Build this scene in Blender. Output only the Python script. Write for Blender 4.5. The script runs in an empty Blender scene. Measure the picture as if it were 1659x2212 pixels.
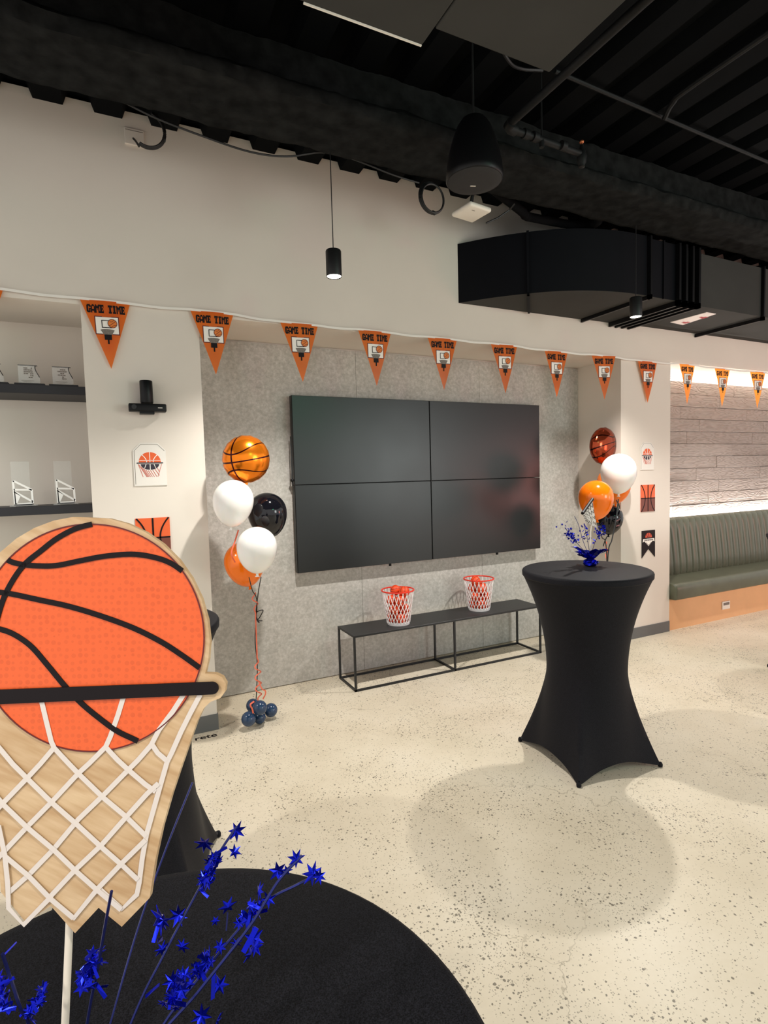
import bpy, bmesh, math, random
from mathutils import Vector, Matrix, noise

PI = math.pi
C = bpy.context.scene.collection
random.seed(7)

# ------------------------------------------------------------------ camera
FPX, IW, IH = 1197.616, 1659, 2212
CAM = Vector((-1.2529, -4.2226, 1.6225))
RT = Vector((0.897815, -0.439531, -0.027212))
DN = Vector((-0.052183, -0.044828, -0.997631))
FW = Vector((0.43727, 0.897108, -0.063183))
cd = bpy.data.cameras.new('camera')
cam = bpy.data.objects.new('camera', cd)
C.objects.link(cam)
cd.sensor_fit = 'HORIZONTAL'
cd.sensor_width = 36
cd.lens = FPX * 36 / IW
cd.clip_start = 0.02
up, bk = -DN, -FW
cam.matrix_world = Matrix(((RT.x, up.x, bk.x, CAM.x), (RT.y, up.y, bk.y, CAM.y), (RT.z, up.z, bk.z, CAM.z), (0, 0, 0, 1)))
bpy.context.scene.camera = cam

# ------------------------------------------------------------------ light
vs = bpy.context.scene.view_settings
vs.view_transform = 'Standard'
vs.look = 'None'
vs.gamma = 1
vs.exposure = 0.41
vs.use_curve_mapping = False
w = bpy.data.worlds.new('room_light')
bpy.context.scene.world = w
w.use_nodes = True
w.node_tree.nodes['Background'].inputs[0].default_value = (1.0, 0.965, 0.925, 1)
w.node_tree.nodes['Background'].inputs[1].default_value = 0.76

PEND_Y = -1.30
PENDANTS = [(-0.095, PEND_Y, 2.73), (2.285, PEND_Y, 2.75)]


def spot(name, loc, power, angle=128, blend=0.55, color=(1, 0.955, 0.89), radius=0.035, rot=(0, 0, 0)):
    d = bpy.data.lights.new(name, 'SPOT')
    d.energy = power
    d.spot_size = math.radians(angle)
    d.spot_blend = blend
    d.color = color
    d.shadow_soft_size = radius
    o = bpy.data.objects.new(name, d)
    o.location = loc
    o.rotation_euler = rot
    C.objects.link(o)
    return o


for x, y, z in PENDANTS:
    spot('pendant_light', (x, y, z - 0.012), 125)
# the same row and the next row of pendants go on outside the frame; one is added to brighten the near table
for x, y, e in ((-2.5, PEND_Y, 60), (4.9, PEND_Y, 60), (-2.4, -4.6, 60), (-0.9, -4.7, 45), (2.3, -4.8, 40), (4.7, -4.8, 60)):
    spot('pendant_light', (x, y, 2.72), e)


def area(name, loc, target, size, power, color):
    d = bpy.data.lights.new(name, 'AREA')
    d.size = size
    d.energy = power
    d.color = color
    o = bpy.data.objects.new(name, d)
    o.location = loc
    o.rotation_euler = (Vector(target) - Vector(loc)).to_track_quat('-Z', 'Y').to_euler()
    C.objects.link(o)
    return o


# unseen coloured signs, added for their glows in the screens
area('green_sign_light', (1.9, -6.2, 3.1), (0, 0, 2.2), 0.55, 7, (0.1, 1, 0.5))
area('pink_sign_light', (6.0, -4.1, 1.35), (4.3, -0.6, 1.6), 0.8, 22, (1, 0.30, 0.26))
area('screen_glow_light', (4.6, -7.4, 1.9), (1.2, 0, 1.6), 1.6, 60, (0.92, 1.0, 0.97))  # unseen white light added for the soft glow in the screens


def at(px, py, ax, v):
    """the place on the plane (axis ax = v) that is seen at a pixel of the photograph"""
    d = RT * ((px - IW / 2) / FPX) + DN * ((py - IH / 2) / FPX) + FW
    return CAM + d * ((v - CAM[ax]) / d[ax])


def at_depth(px, py, dep):
    return CAM + (RT * ((px - IW / 2) / FPX) + DN * ((py - IH / 2) / FPX) + FW) * dep


# ------------------------------------------------------------------ materials
def lin(c):
    return tuple((v / 255 / 12.92 if v / 255 <= 0.04045 else ((v / 255 + 0.055) / 1.055) ** 2.4) for v in c) + (1,)


class NT:
    """small node helper"""
    def __init__(self, name):
        self.m = bpy.data.materials.new(name)
        self.m.use_nodes = True
        self.t = self.m.node_tree
        self.n = self.t.nodes
        self.p = self.n['Principled BSDF']

    def put(self, sock, v):
        if hasattr(v, 'links') or isinstance(v, bpy.types.NodeSocket):
            self.t.links.new(v, sock)
        else:
            sock.default_value = v

    def math(self, op, a, b=0.0, c=0.0):
        nd = self.n.new('ShaderNodeMath')
        nd.operation = op
        for i, v in enumerate((a, b, c)):
            self.put(nd.inputs[i], v)
        return nd.outputs[0]

    def coord(self, kind='Object', scale=(1, 1, 1), loc=(0, 0, 0), rot=(0, 0, 0)):
        tc = self.n.new('ShaderNodeTexCoord')
        mp = self.n.new('ShaderNodeMapping')
        self.t.links.new(tc.outputs[kind], mp.inputs[0])
        mp.inputs['Location'].default_value = loc
        mp.inputs['Rotation'].default_value = rot
        mp.inputs['Scale'].default_value = scale
        return mp.outputs[0]

    def noise(self, vec, scale, detail=3, rough=0.5, dist=0.0, out='Fac'):
        nd = self.n.new('ShaderNodeTexNoise')
        self.t.links.new(vec, nd.inputs['Vector'])
        nd.inputs['Scale'].default_value = scale
        nd.inputs['Detail'].default_value = detail
        nd.inputs['Roughness'].default_value = rough
        nd.inputs['Distortion'].default_value = dist
        return nd.outputs[out]

    def voro(self, vec, scale, feat='F1', rnd=1.0, out='Distance'):
        nd = self.n.new('ShaderNodeTexVoronoi')
        nd.feature = feat
        self.t.links.new(vec, nd.inputs['Vector'])
        nd.inputs['Scale'].default_value = scale
        nd.inputs['Randomness'].default_value = rnd
        return nd.outputs[out]

    def ramp(self, fac, stops):
        nd = self.n.new('ShaderNodeValToRGB')
        self.t.links.new(fac, nd.inputs[0])
        e = nd.color_ramp.elements
        while len(e) < len(stops):
            e.new(0.5)
        for i, (p, c) in enumerate(stops):
            e[i].position = p
            e[i].color = c if len(c) == 4 else lin(c)
        return nd.outputs[0]

    def mix(self, fac, a, b, blend='MIX'):
        nd = self.n.new('ShaderNodeMix')
        nd.data_type = 'RGBA'
        nd.blend_type = blend
        self.put(nd.inputs[0], fac)
        self.put(nd.inputs[6], a)
        self.put(nd.inputs[7], b)
        return nd.outputs[2]

    def bump(self, h, strength=0.3, dist=0.01):
        nd = self.n.new('ShaderNodeBump')
        self.t.links.new(h, nd.inputs['Height'])
        nd.inputs['Strength'].default_value = strength
        nd.inputs['Distance'].default_value = dist
        self.t.links.new(nd.outputs[0], self.p.inputs['Normal'])


def mat(name, rgb, rough=0.5, metal=0.0, var=0.0, vscale=8.0, bump=0.0, bscale=200.0, spec=None, emit=None, **kw):
    k = NT(name)
    k.p.inputs['Roughness'].default_value = rough
    k.p.inputs['Metallic'].default_value = metal
    if spec is not None:
        k.p.inputs['Specular IOR Level'].default_value = spec
    co = k.coord()
    base = lin(rgb)
    dark = tuple(v * (1 - var) for v in base[:3]) + (1,)
    lite = tuple(min(1, v * (1 + var)) for v in base[:3]) + (1,)
    k.put(k.p.inputs['Base Color'], k.ramp(k.noise(co, vscale, 4), [(0.3, dark), (0.7, lite)]))
    if bump:
        k.bump(k.noise(co, bscale, 2), bump, 0.002)
    if emit:
        k.p.inputs['Emission Color'].default_value = lin(rgb)
        k.p.inputs['Emission Strength'].default_value = emit
    for a, v in kw.items():
        k.p.inputs[a.replace('_', ' ')].default_value = v
    return k.m


M = {}
M['wall'] = mat('wall_paint', (222, 214, 203), 0.85, var=0.02, vscale=2.5, bump=0.05, bscale=160)
M['base'] = mat('baseboard_grey', (98, 99, 99), 0.55, var=0.05)
M['black'] = mat('ceiling_black', (10, 11, 13), 0.9, var=0.25, vscale=5, spec=0.08)
M['deck'] = mat('deck_black', (9, 11, 13), 0.85, var=0.25, vscale=2, spec=0.08)
M['duct'] = mat('duct_black', (11, 12, 17), 0.6, var=0.12, vscale=3, spec=0.12)
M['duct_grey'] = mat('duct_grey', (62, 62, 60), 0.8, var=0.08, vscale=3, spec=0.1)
M['spray'] = mat('fireproof_spray', (30, 31, 31), 1.0, var=0.4, vscale=14, bump=0.9, bscale=60, spec=0.05)
M['pipe'] = mat('pipe_black', (24, 25, 26), 0.55, var=0.2, vscale=12, spec=0.2)
M['copper'] = mat('bulb_copper', (190, 110, 70), 0.3, 0.6)
M['metal'] = mat('bench_metal', (36, 37, 39), 0.42, 0.3, var=0.06, vscale=20)
M['plastic_black'] = mat('plastic_black', (11, 11, 13), 0.4, spec=0.25)
M['can'] = mat('pendant_black', (17, 17, 18), 0.45, var=0.1)
M['glow'] = mat('lamp_glow', (255, 246, 225), 0.5, emit=9.0)
M['led'] = mat('led_strip', (255, 250, 245), 0.5, emit=75.0)
M['white_plastic'] = mat('white_plastic', (236, 231, 220), 0.4)
M['grille'] = mat('speaker_grille', (34, 34, 35), 0.8, var=0.2, vscale=300)
M['string'] = mat('white_tape', (240, 236, 228), 0.6)
M['print_black'] = mat('print_black', (20, 13, 16), 0.55, spec=0.2)
M['print_white'] = mat('print_white', (244, 240, 232), 0.55)
M['net_ink'] = mat('net_ink', (216, 206, 198), 0.55)
M['print_maroon'] = mat('print_maroon', (92, 20, 24), 0.55)
M['print_grey'] = mat('print_grey', (120, 112, 104), 0.55, var=0.4, vscale=300)
M['print_ball'] = mat('print_ball', (222, 122, 44), 0.55)
M['print_orange'] = mat('print_orange', (226, 96, 44), 0.45, var=0.04)
M['print_red'] = mat('print_red', (198, 74, 48), 0.5)
M['print_dark'] = mat('print_dark', (46, 40, 52), 0.45)
M['print_brown'] = mat('print_brown', (112, 58, 44), 0.5)
M['shelf'] = mat('shelf_black', (30, 30, 35), 0.5, var=0.1)
M['balloon_white'] = mat('latex_white', (246, 244, 240), 0.16, Subsurface_Weight=0.15)
M['balloon_black'] = mat('latex_black', (16, 16, 22), 0.07)
M['balloon_orange'] = mat('latex_orange', (246, 120, 12), 0.14, Transmission_Weight=0.0, Subsurface_Weight=0.2)
M['balloon_navy'] = mat('latex_navy', (40, 62, 92), 0.2)
M['ribbon_black'] = mat('ribbon_black', (22, 20, 22), 0.3)
M['ribbon_orange'] = mat('ribbon_orange', (232, 112, 84), 0.3)
M['red'] = mat('rim_red', (226, 52, 32), 0.35)
M['net'] = mat('net_white', (240, 236, 236), 0.4)
M['mini'] = mat('mini_ball', (232, 74, 34), 0.5, var=0.06, vscale=40)
M['leather'] = mat('green_leather', (86, 89, 72), 0.36, var=0.1, vscale=9, bump=0.12, bscale=260)
M['tan'] = mat('tan_laminate', (222, 172, 124), 0.6, var=0.03)
M['foil'] = mat('blue_foil', (18, 30, 190), 0.2, 0.9, var=0.35, vscale=50)
M['foil_wire'] = mat('foil_wire', (40, 46, 110), 0.3, 0.7)
M['paper'] = mat('paper_white', (230, 226, 218), 0.6)
M['stick'] = mat('paper_stick', (232, 222, 206), 0.7, var=0.03)
M['label'] = mat('label_white', (240, 232, 228), 0.5)
M['mirror_edge'] = mat('acrylic_dark', (40, 38, 38), 0.2)
M['cable'] = mat('cable_black', (20, 20, 21), 0.5)

# black stretch fabric: a sheen towards the edges, fine weave
k = NT('stretch_fabric')
co = k.coord()
k.put(k.p.inputs['Base Color'], k.ramp(k.noise(co, 700, 2), [(0.35, (11, 11, 13)), (0.7, (38, 38, 44))]))
k.p.inputs['Roughness'].default_value = 0.62
k.p.inputs['Specular IOR Level'].default_value = 0.1
k.p.inputs['Sheen Weight'].default_value = 0.02
k.p.inputs['Sheen Roughness'].default_value = 0.4
k.bump(k.noise(co, 1200, 2), 0.15, 0.001)
M['spandex'] = k.m

# concrete floor: cream ground, clusters of dark aggregate, hair cracks
k = NT('polished_concrete')
co = k.coord()
ground = k.ramp(k.noise(co, 1.3, 5, 0.6), [(0.25, (203, 191, 168)), (0.5, (220, 209, 188)), (0.75, (230, 221, 203))])
ground = k.mix(k.math('MULTIPLY', k.noise(co, 60, 3), 0.25), ground, lin((200, 186, 160)))
warp = k.n.new('ShaderNodeVectorMath')
warp.operation = 'ADD'
k.t.links.new(co, warp.inputs[0])
k.t.links.new(k.noise(co, 30, 2, out='Color'), warp.inputs[1])
warp2 = k.n.new('ShaderNodeVectorMath')
warp2.operation = 'MULTIPLY_ADD'
k.t.links.new(k.noise(co, 40, 2, out='Color'), warp2.inputs[0])
warp2.inputs[1].default_value = (0.012, 0.012, 0)
k.t.links.new(co, warp2.inputs[2])
wco = warp2.outputs[0]
clus = k.ramp(k.noise(co, 2.1, 5, 0.62), [(0.46, (0, 0, 0, 1)), (0.66, (1, 1, 1, 1))])


def specks(scale, thr, gate):
    d = k.voro(wco, scale)
    r = k.n.new('ShaderNodeSeparateColor')
    k.t.links.new(k.voro(wco, scale, out='Color'), r.inputs[0])
    size = k.math('MULTIPLY', r.outputs[0], thr)
    keep = k.math('LESS_THAN', r.outputs[1], gate)
    return k.math('MULTIPLY', k.math('LESS_THAN', d, size), keep)


sp1 = specks(85, 0.46, k.math('MULTIPLY_ADD', clus, 0.7, 0.10))
sp2 = specks(150, 0.42, k.math('MULTIPLY_ADD', clus, 0.55, 0.45))
col = k.mix(k.math('MULTIPLY', sp1, 0.8), ground, lin((92, 86, 74)))
col = k.mix(k.math('MULTIPLY', sp2, 0.62), col, lin((120, 112, 96)))
cw = k.n.new('ShaderNodeVectorMath')
cw.operation = 'MULTIPLY_ADD'
k.t.links.new(k.noise(co, 3.5, 4, 0.6, out='Color'), cw.inputs[0])
cw.inputs[1].default_value = (0.5, 0.5, 0)
k.t.links.new(co, cw.inputs[2])
cr = k.math('LESS_THAN', k.voro(cw.outputs[0], 0.75, 'DISTANCE_TO_EDGE'), 0.0022)
cr = k.math('MULTIPLY', cr, k.ramp(k.noise(co, 1.1, 2), [(0.45, (0, 0, 0, 1)), (0.55, (1, 1, 1, 1))]))
col = k.mix(k.math('MULTIPLY', cr, 0.4), col, lin((130, 118, 98)))
k.put(k.p.inputs['Base Color'], col)
k.p.inputs['Roughness'].default_value = 0.42
k.p.inputs['Specular IOR Level'].default_value = 0.3
k.bump(k.noise(co, 30, 4), 0.05, 0.004)
M['floor'] = k.m

# grey felt
k = NT('grey_felt')
co = k.coord()
a = k.noise(co, 42, 6, 0.7)
b = k.noise(co, 7, 4, 0.6)
col = k.mix(0.35, k.ramp(a, [(0.34, (158, 155, 149)), (0.52, (184, 181, 175)), (0.68, (208, 206, 201))]),
            k.ramp(b, [(0.3, (172, 168, 161)), (0.7, (196, 193, 187))]))
k.put(k.p.inputs['Base Color'], col)
k.p.inputs['Roughness'].default_value = 0.95
k.p.inputs['Specular IOR Level'].default_value = 0.15
k.bump(k.noise(co, 320, 3), 0.12, 0.002)
M['felt'] = k.m

# grey embossed wood planks
k = NT('grey_plank')
oi = k.n.new('ShaderNodeObjectInfo')
tc = k.n.new('ShaderNodeTexCoord')
ad = k.n.new('ShaderNodeVectorMath')
ad.operation = 'ADD'
k.t.links.new(tc.outputs['Object'], ad.inputs[0])
mu = k.n.new('ShaderNodeVectorMath')
mu.operation = 'SCALE'
mu.inputs[0].default_value = (13.1, 0, 7.7)
k.t.links.new(oi.outputs['Random'], mu.inputs['Scale'])
k.t.links.new(mu.outputs[0], ad.inputs[1])
mp = k.n.new('ShaderNodeMapping')
k.t.links.new(ad.outputs[0], mp.inputs[0])
mp.inputs['Scale'].default_value = (1.0, 1.0, 6.5)
nz = k.noise(mp.outputs[0], 2.0, 2, 0.4)
rings = k.math('PINGPONG', k.math('MULTIPLY', nz, 26), 1.0)
fine = k.noise(mp.outputs[0], 26, 3)
k.put(k.p.inputs['Base Color'], k.mix(k.math('MULTIPLY', rings, 0.5), lin((134, 122, 114)), k.ramp(fine, [(0.3, (160, 148, 140)), (0.7, (182, 170, 161))])))
k.p.inputs['Roughness'].default_value = 0.6
k.bump(k.math('SMOOTH_MIN', rings, 0.55, 0.3), 0.8, 0.006)
M['plank'] = k.m

# matt video wall glass
k = NT('matt_screen')
k.p.inputs['Base Color'].default_value = lin((17, 19, 20))
co = k.coord()
k.put(k.p.inputs['Roughness'], k.math('MULTIPLY_ADD', k.noise(co, 3, 2), 0.06, 0.30))
M['screen'] = k.m
M['bezel'] = mat('screen_bezel', (8, 8, 9), 0.4)

# translucent printed film of the pennants
k = NT('pennant_film')
co = k.coord()
col = k.ramp(k.noise(co, 9, 3), [(0.3, (222, 92, 26)), (0.7, (236, 108, 32))])
k.put(k.p.inputs['Base Color'], col)
k.p.inputs['Roughness'].default_value = 0.35
tr = k.n.new('ShaderNodeBsdfTranslucent')
k.put(tr.inputs[0], lin((255, 164, 48)))
mx = k.n.new('ShaderNodeMixShader')
mx.inputs[0].default_value = 0.42
k.t.links.new(k.p.outputs[0], mx.inputs[1])
k.t.links.new(tr.outputs[0], mx.inputs[2])
k.t.links.new(mx.outputs[0], k.n['Material Output'].inputs[0])
M['pennant'] = k.m

# clear acrylic
k = NT('clear_acrylic')
k.p.inputs['Base Color'].default_value = (0.93, 0.96, 0.95, 1)
k.p.inputs['Roughness'].default_value = 0.03
k.p.inputs['IOR'].default_value = 1.25
k.p.inputs['Alpha'].default_value = 0.22
M['acrylic'] = k.m
k = NT('thin_glass')
k.p.inputs['Base Color'].default_value = (0.85, 0.92, 0.90, 1)
k.p.inputs['Roughness'].default_value = 0.05
k.p.inputs['Alpha'].default_value = 0.09
M['thin_glass'] = k.m
k = NT('frosted_frame')
k.p.inputs['Base Color'].default_value = lin((246, 246, 242))
k.p.inputs['Roughness'].default_value = 0.4
M['frost'] = k.m

# birch veneer board of the cut-out
k = NT('birch_board')
co = k.coord('Object', (1, 1, 1), rot=(0, 0, math.radians(25)))
bands = k.n.new('ShaderNodeMapping')
k.t.links.new(co, bands.inputs[0])
bands.inputs['Scale'].default_value = (9, 60, 1)
g = k.noise(bands.outputs[0], 3.0, 3, 0.5)
hb = k.n.new('ShaderNodeMapping')
k.t.links.new(k.coord(), hb.inputs[0])
hb.inputs['Scale'].default_value = (4, 26, 1)
h = k.noise(hb.outputs[0], 1.6, 2)
k.put(k.p.inputs['Base Color'], k.mix(0.45, k.ramp(g, [(0.35, (186, 152, 112)), (0.65, (212, 184, 148))]), k.ramp(h, [(0.4, (178, 142, 98)), (0.6, (210, 182, 142))])))
k.p.inputs['Roughness'].default_value = 0.45
M['birch'] = k.m

# printed ball skin with pebble dots
k = NT('pebbled_orange')
co = k.coord('Object', (1, 1, 0))
d = k.voro(co, 205, rnd=0.35)
k.put(k.p.inputs['Base Color'], k.mix(k.math('MULTIPLY', k.math('LESS_THAN', d, 0.36), k.math('MULTIPLY', k.noise(co, 60, 2), 0.42)), lin((226, 94, 40)), lin((168, 58, 18))))
k.p.inputs['Roughness'].default_value = 0.4
M['pebble'] = k.m


def ball_lines(name, rgb, line, metal, rough, wline, rot=(0, 0, 0), curve=0.45, bend=0.55):
    k = NT(name)
    co = k.coord('Object', rot=rot)
    sx = k.n.new('ShaderNodeSeparateXYZ')
    k.t.links.new(co, sx.inputs[0])
    x, y, z = sx.outputs
    nrm = k.n.new('ShaderNodeVectorMath')
    nrm.operation = 'NORMALIZE'
    k.t.links.new(co, nrm.inputs[0])
    s2 = k.n.new('ShaderNodeSeparateXYZ')
    k.t.links.new(nrm.outputs[0], s2.inputs[0])
    x, y, z = s2.outputs
    l1 = k.math('LESS_THAN', k.math('ABSOLUTE', z), wline)
    l2 = k.math('LESS_THAN', k.math('ABSOLUTE', x), wline)
    cv = k.math('MULTIPLY_ADD', k.math('MULTIPLY', x, x), bend, curve - 0.1)
    l3 = k.math('LESS_THAN', k.math('ABSOLUTE', k.math('SUBTRACT', k.math('ABSOLUTE', z), cv)), wline)
    f = k.math('MAXIMUM', k.math('MAXIMUM', l1, l2), l3)
    k.put(k.p.inputs['Base Color'], k.mix(f, lin(rgb), lin(line)))
    k.p.inputs['Metallic'].default_value = metal
    k.p.inputs['Roughness'].default_value = rough
    return k.m


M['foil_ball'] = ball_lines('foil_ball', (236, 128, 24), (60, 12, 14), 0.75, 0.2, 0.035, rot=(0.0, 0.25, 1.05))
M['foil_ball_dark'] = ball_lines('foil_ball_dark', (150, 62, 36), (44, 12, 10), 0.85, 0.12, 0.04, rot=(0.3, 0.2, -0.9))
M['mini_lines'] = ball_lines('mini_ball_lines', (236, 78, 32), (120, 24, 16), 0, 0.5, 0.05)


# ------------------------------------------------------------------ mesh helpers
ORG = {}


def root_of(o):
    while o.parent:
        o = o.parent
    return o


class MB:
    def __init__(self):
        self.v, self.f = [], []

    def add(self, vs, fs):
        b = len(self.v)
        self.v += [Vector(p) for p in vs]
        self.f += [tuple(i + b for i in q) for q in fs]
        return self

    def box(self, x0, x1, y0, y1, z0, z1):
        return self.add([(x, y, z) for x in (x0, x1) for y in (y0, y1) for z in (z0, z1)],
                        [(0, 1, 3, 2), (4, 6, 7, 5), (0, 4, 5, 1), (2, 3, 7, 6), (0, 2, 6, 4), (1, 5, 7, 3)])

    def bevbox(self, x0, x1, y0, y1, z0, z1, b=0.01, seg=3):
        bm = bmesh.new()
        bmesh.ops.create_cube(bm, size=1)
        for v in bm.verts:
            v.co = Vector(((x0 + x1) / 2 + v.co.x * (x1 - x0), (y0 + y1) / 2 + v.co.y * (y1 - y0), (z0 + z1) / 2 + v.co.z * (z1 - z0)))
        bmesh.ops.bevel(bm, geom=bm.edges[:], offset=b, segments=seg, profile=0.5, affect='EDGES')
        bm.verts.index_update()
        self.add([v.co.copy() for v in bm.verts], [tuple(v.index for v in f.verts) for f in bm.faces])
        bm.free()
        return self

    def tube(self, pts, r, n=8, cap=True):
        pts = [Vector(p) for p in pts]
        rings = []
        for i, p in enumerate(pts):
            t = (pts[min(i + 1, len(pts) - 1)] - pts[max(i - 1, 0)]).normalized()
            a = t.cross(Vector((0, 0, 1)))
            if a.length < 0.05:
                a = t.cross(Vector((0, 1, 0)))
            a.normalize()
            b = t.cross(a)
            rr = r[i] if isinstance(r, (list, tuple)) else r
            rings.append([p + (a * math.cos(2 * PI * j / n) + b * math.sin(2 * PI * j / n)) * rr for j in range(n)])
        vs = [q for g in rings for q in g]
        fs = [(i * n + j, i * n + (j + 1) % n, (i + 1) * n + (j + 1) % n, (i + 1) * n + j) for i in range(len(rings) - 1) for j in range(n)]
        if cap:
            fs += [tuple(range(n))[::-1], tuple((len(rings) - 1) * n + j for j in range(n))]
        return self.add(vs, fs)

    def lathe(self, prof, n=32, c=(0, 0, 0)):
        c = Vector(c)
        vs = [c + Vector((r * math.cos(2 * PI * j / n), r * math.sin(2 * PI * j / n), z)) for r, z in prof for j in range(n)]
        fs = [(i * n + j, i * n + (j + 1) % n, (i + 1) * n + (j + 1) % n, (i + 1) * n + j) for i in range(len(prof) - 1) for j in range(n)]
        fs += [tuple(range(n))[::-1], tuple((len(prof) - 1) * n + j for j in range(n))]
        return self.add(vs, fs)

    def sphere(self, c, r, nu=20, nv=12, sc=(1, 1, 1)):
        c = Vector(c)
        vs = [c + Vector((0, 0, r * sc[2]))]
        for i in range(1, nv):
            a = PI * i / nv
            vs += [c + Vector((r * sc[0] * math.sin(a) * math.cos(2 * PI * j / nu), r * sc[1] * math.sin(a) * math.sin(2 * PI * j / nu), r * sc[2] * math.cos(a))) for j in range(nu)]
        vs.append(c - Vector((0, 0, r * sc[2])))
        fs = [(0, 1 + j, 1 + (j + 1) % nu) for j in range(nu)]
        fs += [(1 + i * nu + j, 1 + (i + 1) * nu + j, 1 + (i + 1) * nu + (j + 1) % nu, 1 + i * nu + (j + 1) % nu) for i in range(nv - 2) for j in range(nu)]
        L = len(vs) - 1
        b = 1 + (nv - 2) * nu
        fs += [(L, b + (j + 1) % nu, b + j) for j in range(nu)]
        return self.add(vs, fs)

    def prism(self, poly, fn, thick):
        """poly of 2D points; fn(u, v, d) gives the 3D point"""
        n = len(poly)
        vs = [fn(u, v, 0) for u, v in poly] + [fn(u, v, thick) for u, v in poly]
        fs = [tuple(range(n)), tuple(range(2 * n - 1, n - 1, -1))]
        fs += [(i, i + n, (i + 1) % n + n, (i + 1) % n) for i in range(n)]
        return self.add(vs, fs)

    def strip(self, line, width, fn, thick):
        """a flat band of even width along a 2D line"""
        L = [Vector(p) for p in line]
        lo, hi = [], []
        for i, p in enumerate(L):
            t = (L[min(i + 1, len(L) - 1)] - L[max(i - 1, 0)]).normalized()
            nn = Vector((-t.y, t.x)) * width / 2
            lo.append(p - nn)
            hi.append(p + nn)
        n = len(L)
        vs = [fn(q.x, q.y, 0) for q in lo + hi] + [fn(q.x, q.y, thick) for q in lo + hi]
        fs = []
        for i in range(n - 1):
            fs += [(i, i + 1, n + i + 1, n + i), (2 * n + i, 3 * n + i, 3 * n + i + 1, 2 * n + i + 1),
                   (i, 2 * n + i, 2 * n + i + 1, i + 1), (n + i, n + i + 1, 3 * n + i + 1, 3 * n + i)]
        fs += [(0, n, 3 * n, 2 * n), (n - 1, 3 * n - 1, 4 * n - 1, 2 * n - 1)]
        return self.add(vs, fs)

    def mesh(self, name, off=None, smooth=False, angle=40):
        me = bpy.data.meshes.new(name)
        off = off or Vector((0, 0, 0))
        me.from_pydata([tuple(p - off) for p in self.v], [], self.f)
        bm = bmesh.new()
        bm.from_mesh(me)
        bmesh.ops.recalc_face_normals(bm, faces=bm.faces)
        if smooth:
            for f in bm.faces:
                f.smooth = True
            lim = math.radians(angle)
            for e in bm.edges:
                if len(e.link_faces) == 2 and e.calc_face_angle(0) > lim:
                    e.smooth = False
        bm.to_mesh(me)
        bm.free()
        return me

    def build(self, name, m, parent=None, smooth=False, local=False, org=None, angle=40, label=None):
        """world-space verts become one mesh object; under a parent they are taken relative to its root"""
        off = Vector((0, 0, 0))
        if parent is not None and not local:
            off = root_of(parent).location.copy()
        if parent is None and org is not None:
            off = Vector(org)
        o = bpy.data.objects.new(name, self.mesh(name, off, smooth, angle))
        C.objects.link(o)
        o.data.materials.append(M[m] if isinstance(m, str) else m)
        if parent is not None:
            o.parent = parent
        else:
            o.location = off
        if label:
            o['label'] = label
        return o


def tag(o, label, cat, group=None):
    o['label'] = label
    o['category'] = cat
    if group:
        o['group'] = group
    return o


def thing(name, loc, label, cat, group=None, rotz=0.0):
    o = bpy.data.objects.new(name, None)
    o.empty_display_size = 0.05
    o.location = loc
    o.rotation_euler = (0, 0, rotz)
    C.objects.link(o)
    return tag(o, label, cat, group)


def struct(o):
    o['kind'] = 'structure'
    return o


def copy_tree(o, parent=None):
    c = o.copy()
    C.objects.link(c)
    c.parent = parent
    for ch in list(o.children):
        copy_tree(ch, c)
    return c


def xz(y, s=-1):
    """2D print plane facing the camera side: (u, v) -> (x, z), depth d towards -y"""
    return lambda u, v, d: (u, y - d, v)


def circle(cx, cy, r, n=40, a0=0.0, a1=2 * PI, ry=None):
    ry = ry or r
    full = abs(a1 - a0 - 2 * PI) < 1e-6
    m = n if full else n + 1
    return [(cx + r * math.cos(a0 + (a1 - a0) * i / n), cy + ry * math.sin(a0 + (a1 - a0) * i / n)) for i in range(m)]


def smooth_line(pts, n=10):
    """Catmull-Rom through points of any dimension"""
    P = [Vector(p) for p in pts]
    P = [P[0] * 2 - P[1]] + P + [P[-1] * 2 - P[-2]]
    out = []
    for i in range(1, len(P) - 2):
        for j in range(n):
            t = j / n
            out.append(0.5 * ((2 * P[i]) + (P[i + 1] - P[i - 1]) * t + (2 * P[i - 1] - 5 * P[i] + 4 * P[i + 1] - P[i + 2]) * t * t + (3 * P[i] - P[i - 1] - 3 * P[i + 1] + P[i + 2]) * t ** 3))
    out.append(P[-2])
    return out


# ================================================================== the room
FACE = -0.54        # front of pillars and bulkhead; the felt recess lies at y = 0
SOF = 2.66
X0, X1 = -3.2, 7.4

struct(MB().box(X0, X1 + 0.3, -8.0, 0.2, -0.1, 0.0).build('floor', 'floor'))
struct(MB().box(X0, X1, 0.0, 0.2, 0.0, SOF).build('wall_back', 'wall'))
struct(MB().box(X0, X1, FACE, 0.2, SOF, 3.80).build('wall_back_bulkhead', 'wall'))
struct(MB().box(-1.365, -0.715, FACE, -0.001, 0.0, SOF).build('wall_left_pillar', 'wall'))
struct(MB().box(3.01, 3.69, FACE, -0.001, 0.0, SOF).build('wall_right_pillar', 'wall'))
struct(MB().bevbox(-1.365, -0.709, FACE - 0.008, -0.3, 0.0, 0.105, 0.002, 1).build('baseboard_left', 'base'))
struct(MB().bevbox(3.004, 3.688, FACE - 0.008, -0.02, 0.0, 0.105, 0.002, 1).build('baseboard_right', 'base'))

# felt covering of the recess, in three sheets with fine joints
fw = struct(MB().box(-0.714, 3.009, -0.004, -0.0005, 0.003, 2.648).build('wall_back_felt', 'base'))
for a, b in ((-0.714, 0.575), (0.577, 1.797), (1.799, 3.009)):
    MB().bevbox(a, b, -0.016, -0.002, 0.006, 2.648, 0.001, 1).build('felt_panel', 'felt', fw)

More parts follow.
